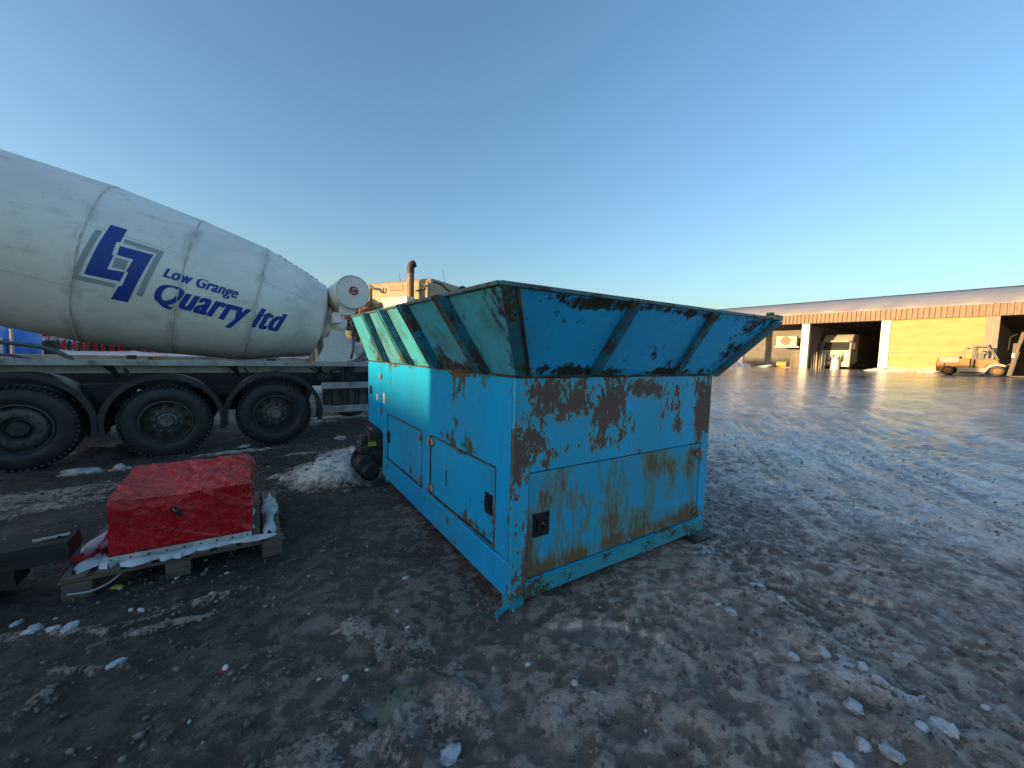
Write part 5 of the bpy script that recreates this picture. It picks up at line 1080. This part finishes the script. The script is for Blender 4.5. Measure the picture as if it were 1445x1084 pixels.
MB().box((Xf(1300), .2, Z(760)), (Xf(1345), W_-.2, Z(560))).bar((Xf(1262), .35, Z(625)), (Xf(1268), .35, Z(500)), .03, .03).bar((Xf(1268), .35, Z(500)), (Xf(1330), .35, Z(470)), .03, .03).build('fork_carriage', M_mast, fk, bevel=.01)
MB().box((Xf(1300), .18, Z(695)), (Xf(1325), .24, Z(655))).build('lamp', M_pil, fk)
MB().bar((Xf(1225), .3, Z(800)), (Xf(1330), .3, Z(735)), .08, .08).bar((Xf(1225), W_-.3, Z(800)), (Xf(1330), W_-.3, Z(735)), .08, .08).build('tilt_ram', M_dark, fk)
for y_ in (.35, W_-.4): MB().box((Xf(1300), y_, .02), (Xf(1300)+1.1, y_+.12, .07)).build('fork', M_mast, fk)
# roof of another shed just showing behind
s2_ = empty('far_shed', fr(P0, TS, -52, 6, 0), TS, 'grey gable roof of a farther shed peeping over the hopper rim', 'shed')
MB().prism([(0, 0, 0), (0, 6, 0), (0, 6, 6.6), (0, 3, 8.0), (0, 0, 6.6)], (14, 0, 0)).build('walls', M_inl, s2_); MB().prism([(-.3, -.4, 6.5), (-.3, 3, 8.1), (-.3, 6.4, 6.5), (-.3, 6.4, 6.62), (-.3, 3, 8.25), (-.3, -.4, 6.62)], (14.6, 0, 0)).build('roof', M_met, s2_)

# ------------------------------------------------------------------ unseen sun blockers added behind the camera to shade the yard
def sunframe(d, u, z=0): return Vector((d*.907 + u*.421, d*.421 - u*.907, z))     # d down-sun, u to the right of it
SA = math.atan2(.421, .907)
M_yard = mat('blocker_white', (.75, .75, .73), .7, 0, (.62, .61, .58), 1)  # blocker walls kept white to bounce skylight into the shaded yard
wh = empty('cabin_sun_blocker', sunframe(-9.0, -3.22), SA, 'white cabin-shaped sun blocker added out of view behind the camera', 'sun blocker')  # unseen box added to cast the upright shade edge on the machine
# local x = down-sun, local -y = towards larger u
MB().box((-2.4, -9, .15), (0, 0, 2.42)).build('wall', M_yard, wh); MB().prism([(-2.45, -9, 2.425), (-.0, -9, 2.425), (-.0, -9, 2.5), (-2.45, -9, 2.5)], (0, 9, 0)).build('roof', M_met, wh)
for k in range(2): MB().box((.002, -3.5-k*4, .3), (.03, -1.5-k*4, 2.2)).build('door', M_met, wh)
M_cont = mat('container_rust', (.20, .06, .04), .5, 0, (.12, .05, .04), 2)
def container(z, lab):  # unseen stack added to keep the sun off the drum's rear
    r_ = empty('container_sun_blocker', sunframe(-16, -5.42, z), SA, lab, 'container', 'container-shaped sun blockers added out of view')
    b_ = MB(); y_ = -.0
    b_.box((-2.4, .06, .12), (-.03, 3.3, 2.5)); k = 0
    while k < 15: b_.box((-.03, .15+k*.21, .2), (0, .25+k*.21, 2.4)); k += 1
    b_.build('body', M_cont, r_); MB().box((-2.44, 0, 0), (.02, .1, 2.59)).box((-2.44, 3.26, 0), (.02, 3.36, 2.59)).box((-2.44, .1, 2.5), (.02, 3.26, 2.59)).box((-2.44, .1, 0), (.02, 3.26, .11)).build('frame', M_dark, r_)
container(0, 'added sun blocker, lower rusty red container of the pair out of view at the left'); container(2.6, 'added sun blocker, upper rusty red container of the pair out of view at the left')
# unseen shed-shaped sun blockers, added: their roofline sets where the yard falls into shade
def blocker_row(d, u0, u1, h, lab):
    o = empty('shed_sun_blocker', sunframe(d, u0), SA, lab, 'shed', 'shed-shaped sun blockers added towards the sun')
    MB().box((-8, 0, 0), (0, abs(u1-u0), h-.25)).build('wall', M_yard, o); MB().box((-8.3, -.3 if u0 < -6 else 0, h-.245), (.2, abs(u1-u0), h)).build('roof', M_met, o)
TE = math.tan(SUN_EL)
blocker_row(-60, -3.0, -5.6, 1.12+60*TE, 'very low shed-shaped sun blocker, added unseen to let a beam of sun through')
blocker_row(-60, 30, -3.0, 2.2+60*TE, 'shed-shaped sun blocker added unseen behind the cabin-shaped one')
blocker_row(-58, -27, -84, 4.2+58*TE, 'taller shed-shaped sun blocker added unseen to keep the left yard in shade')
blocker_row(-60, -8.6, -70, 2.45+60*TE, 'long low shed-shaped sun blocker added unseen towards the sun')
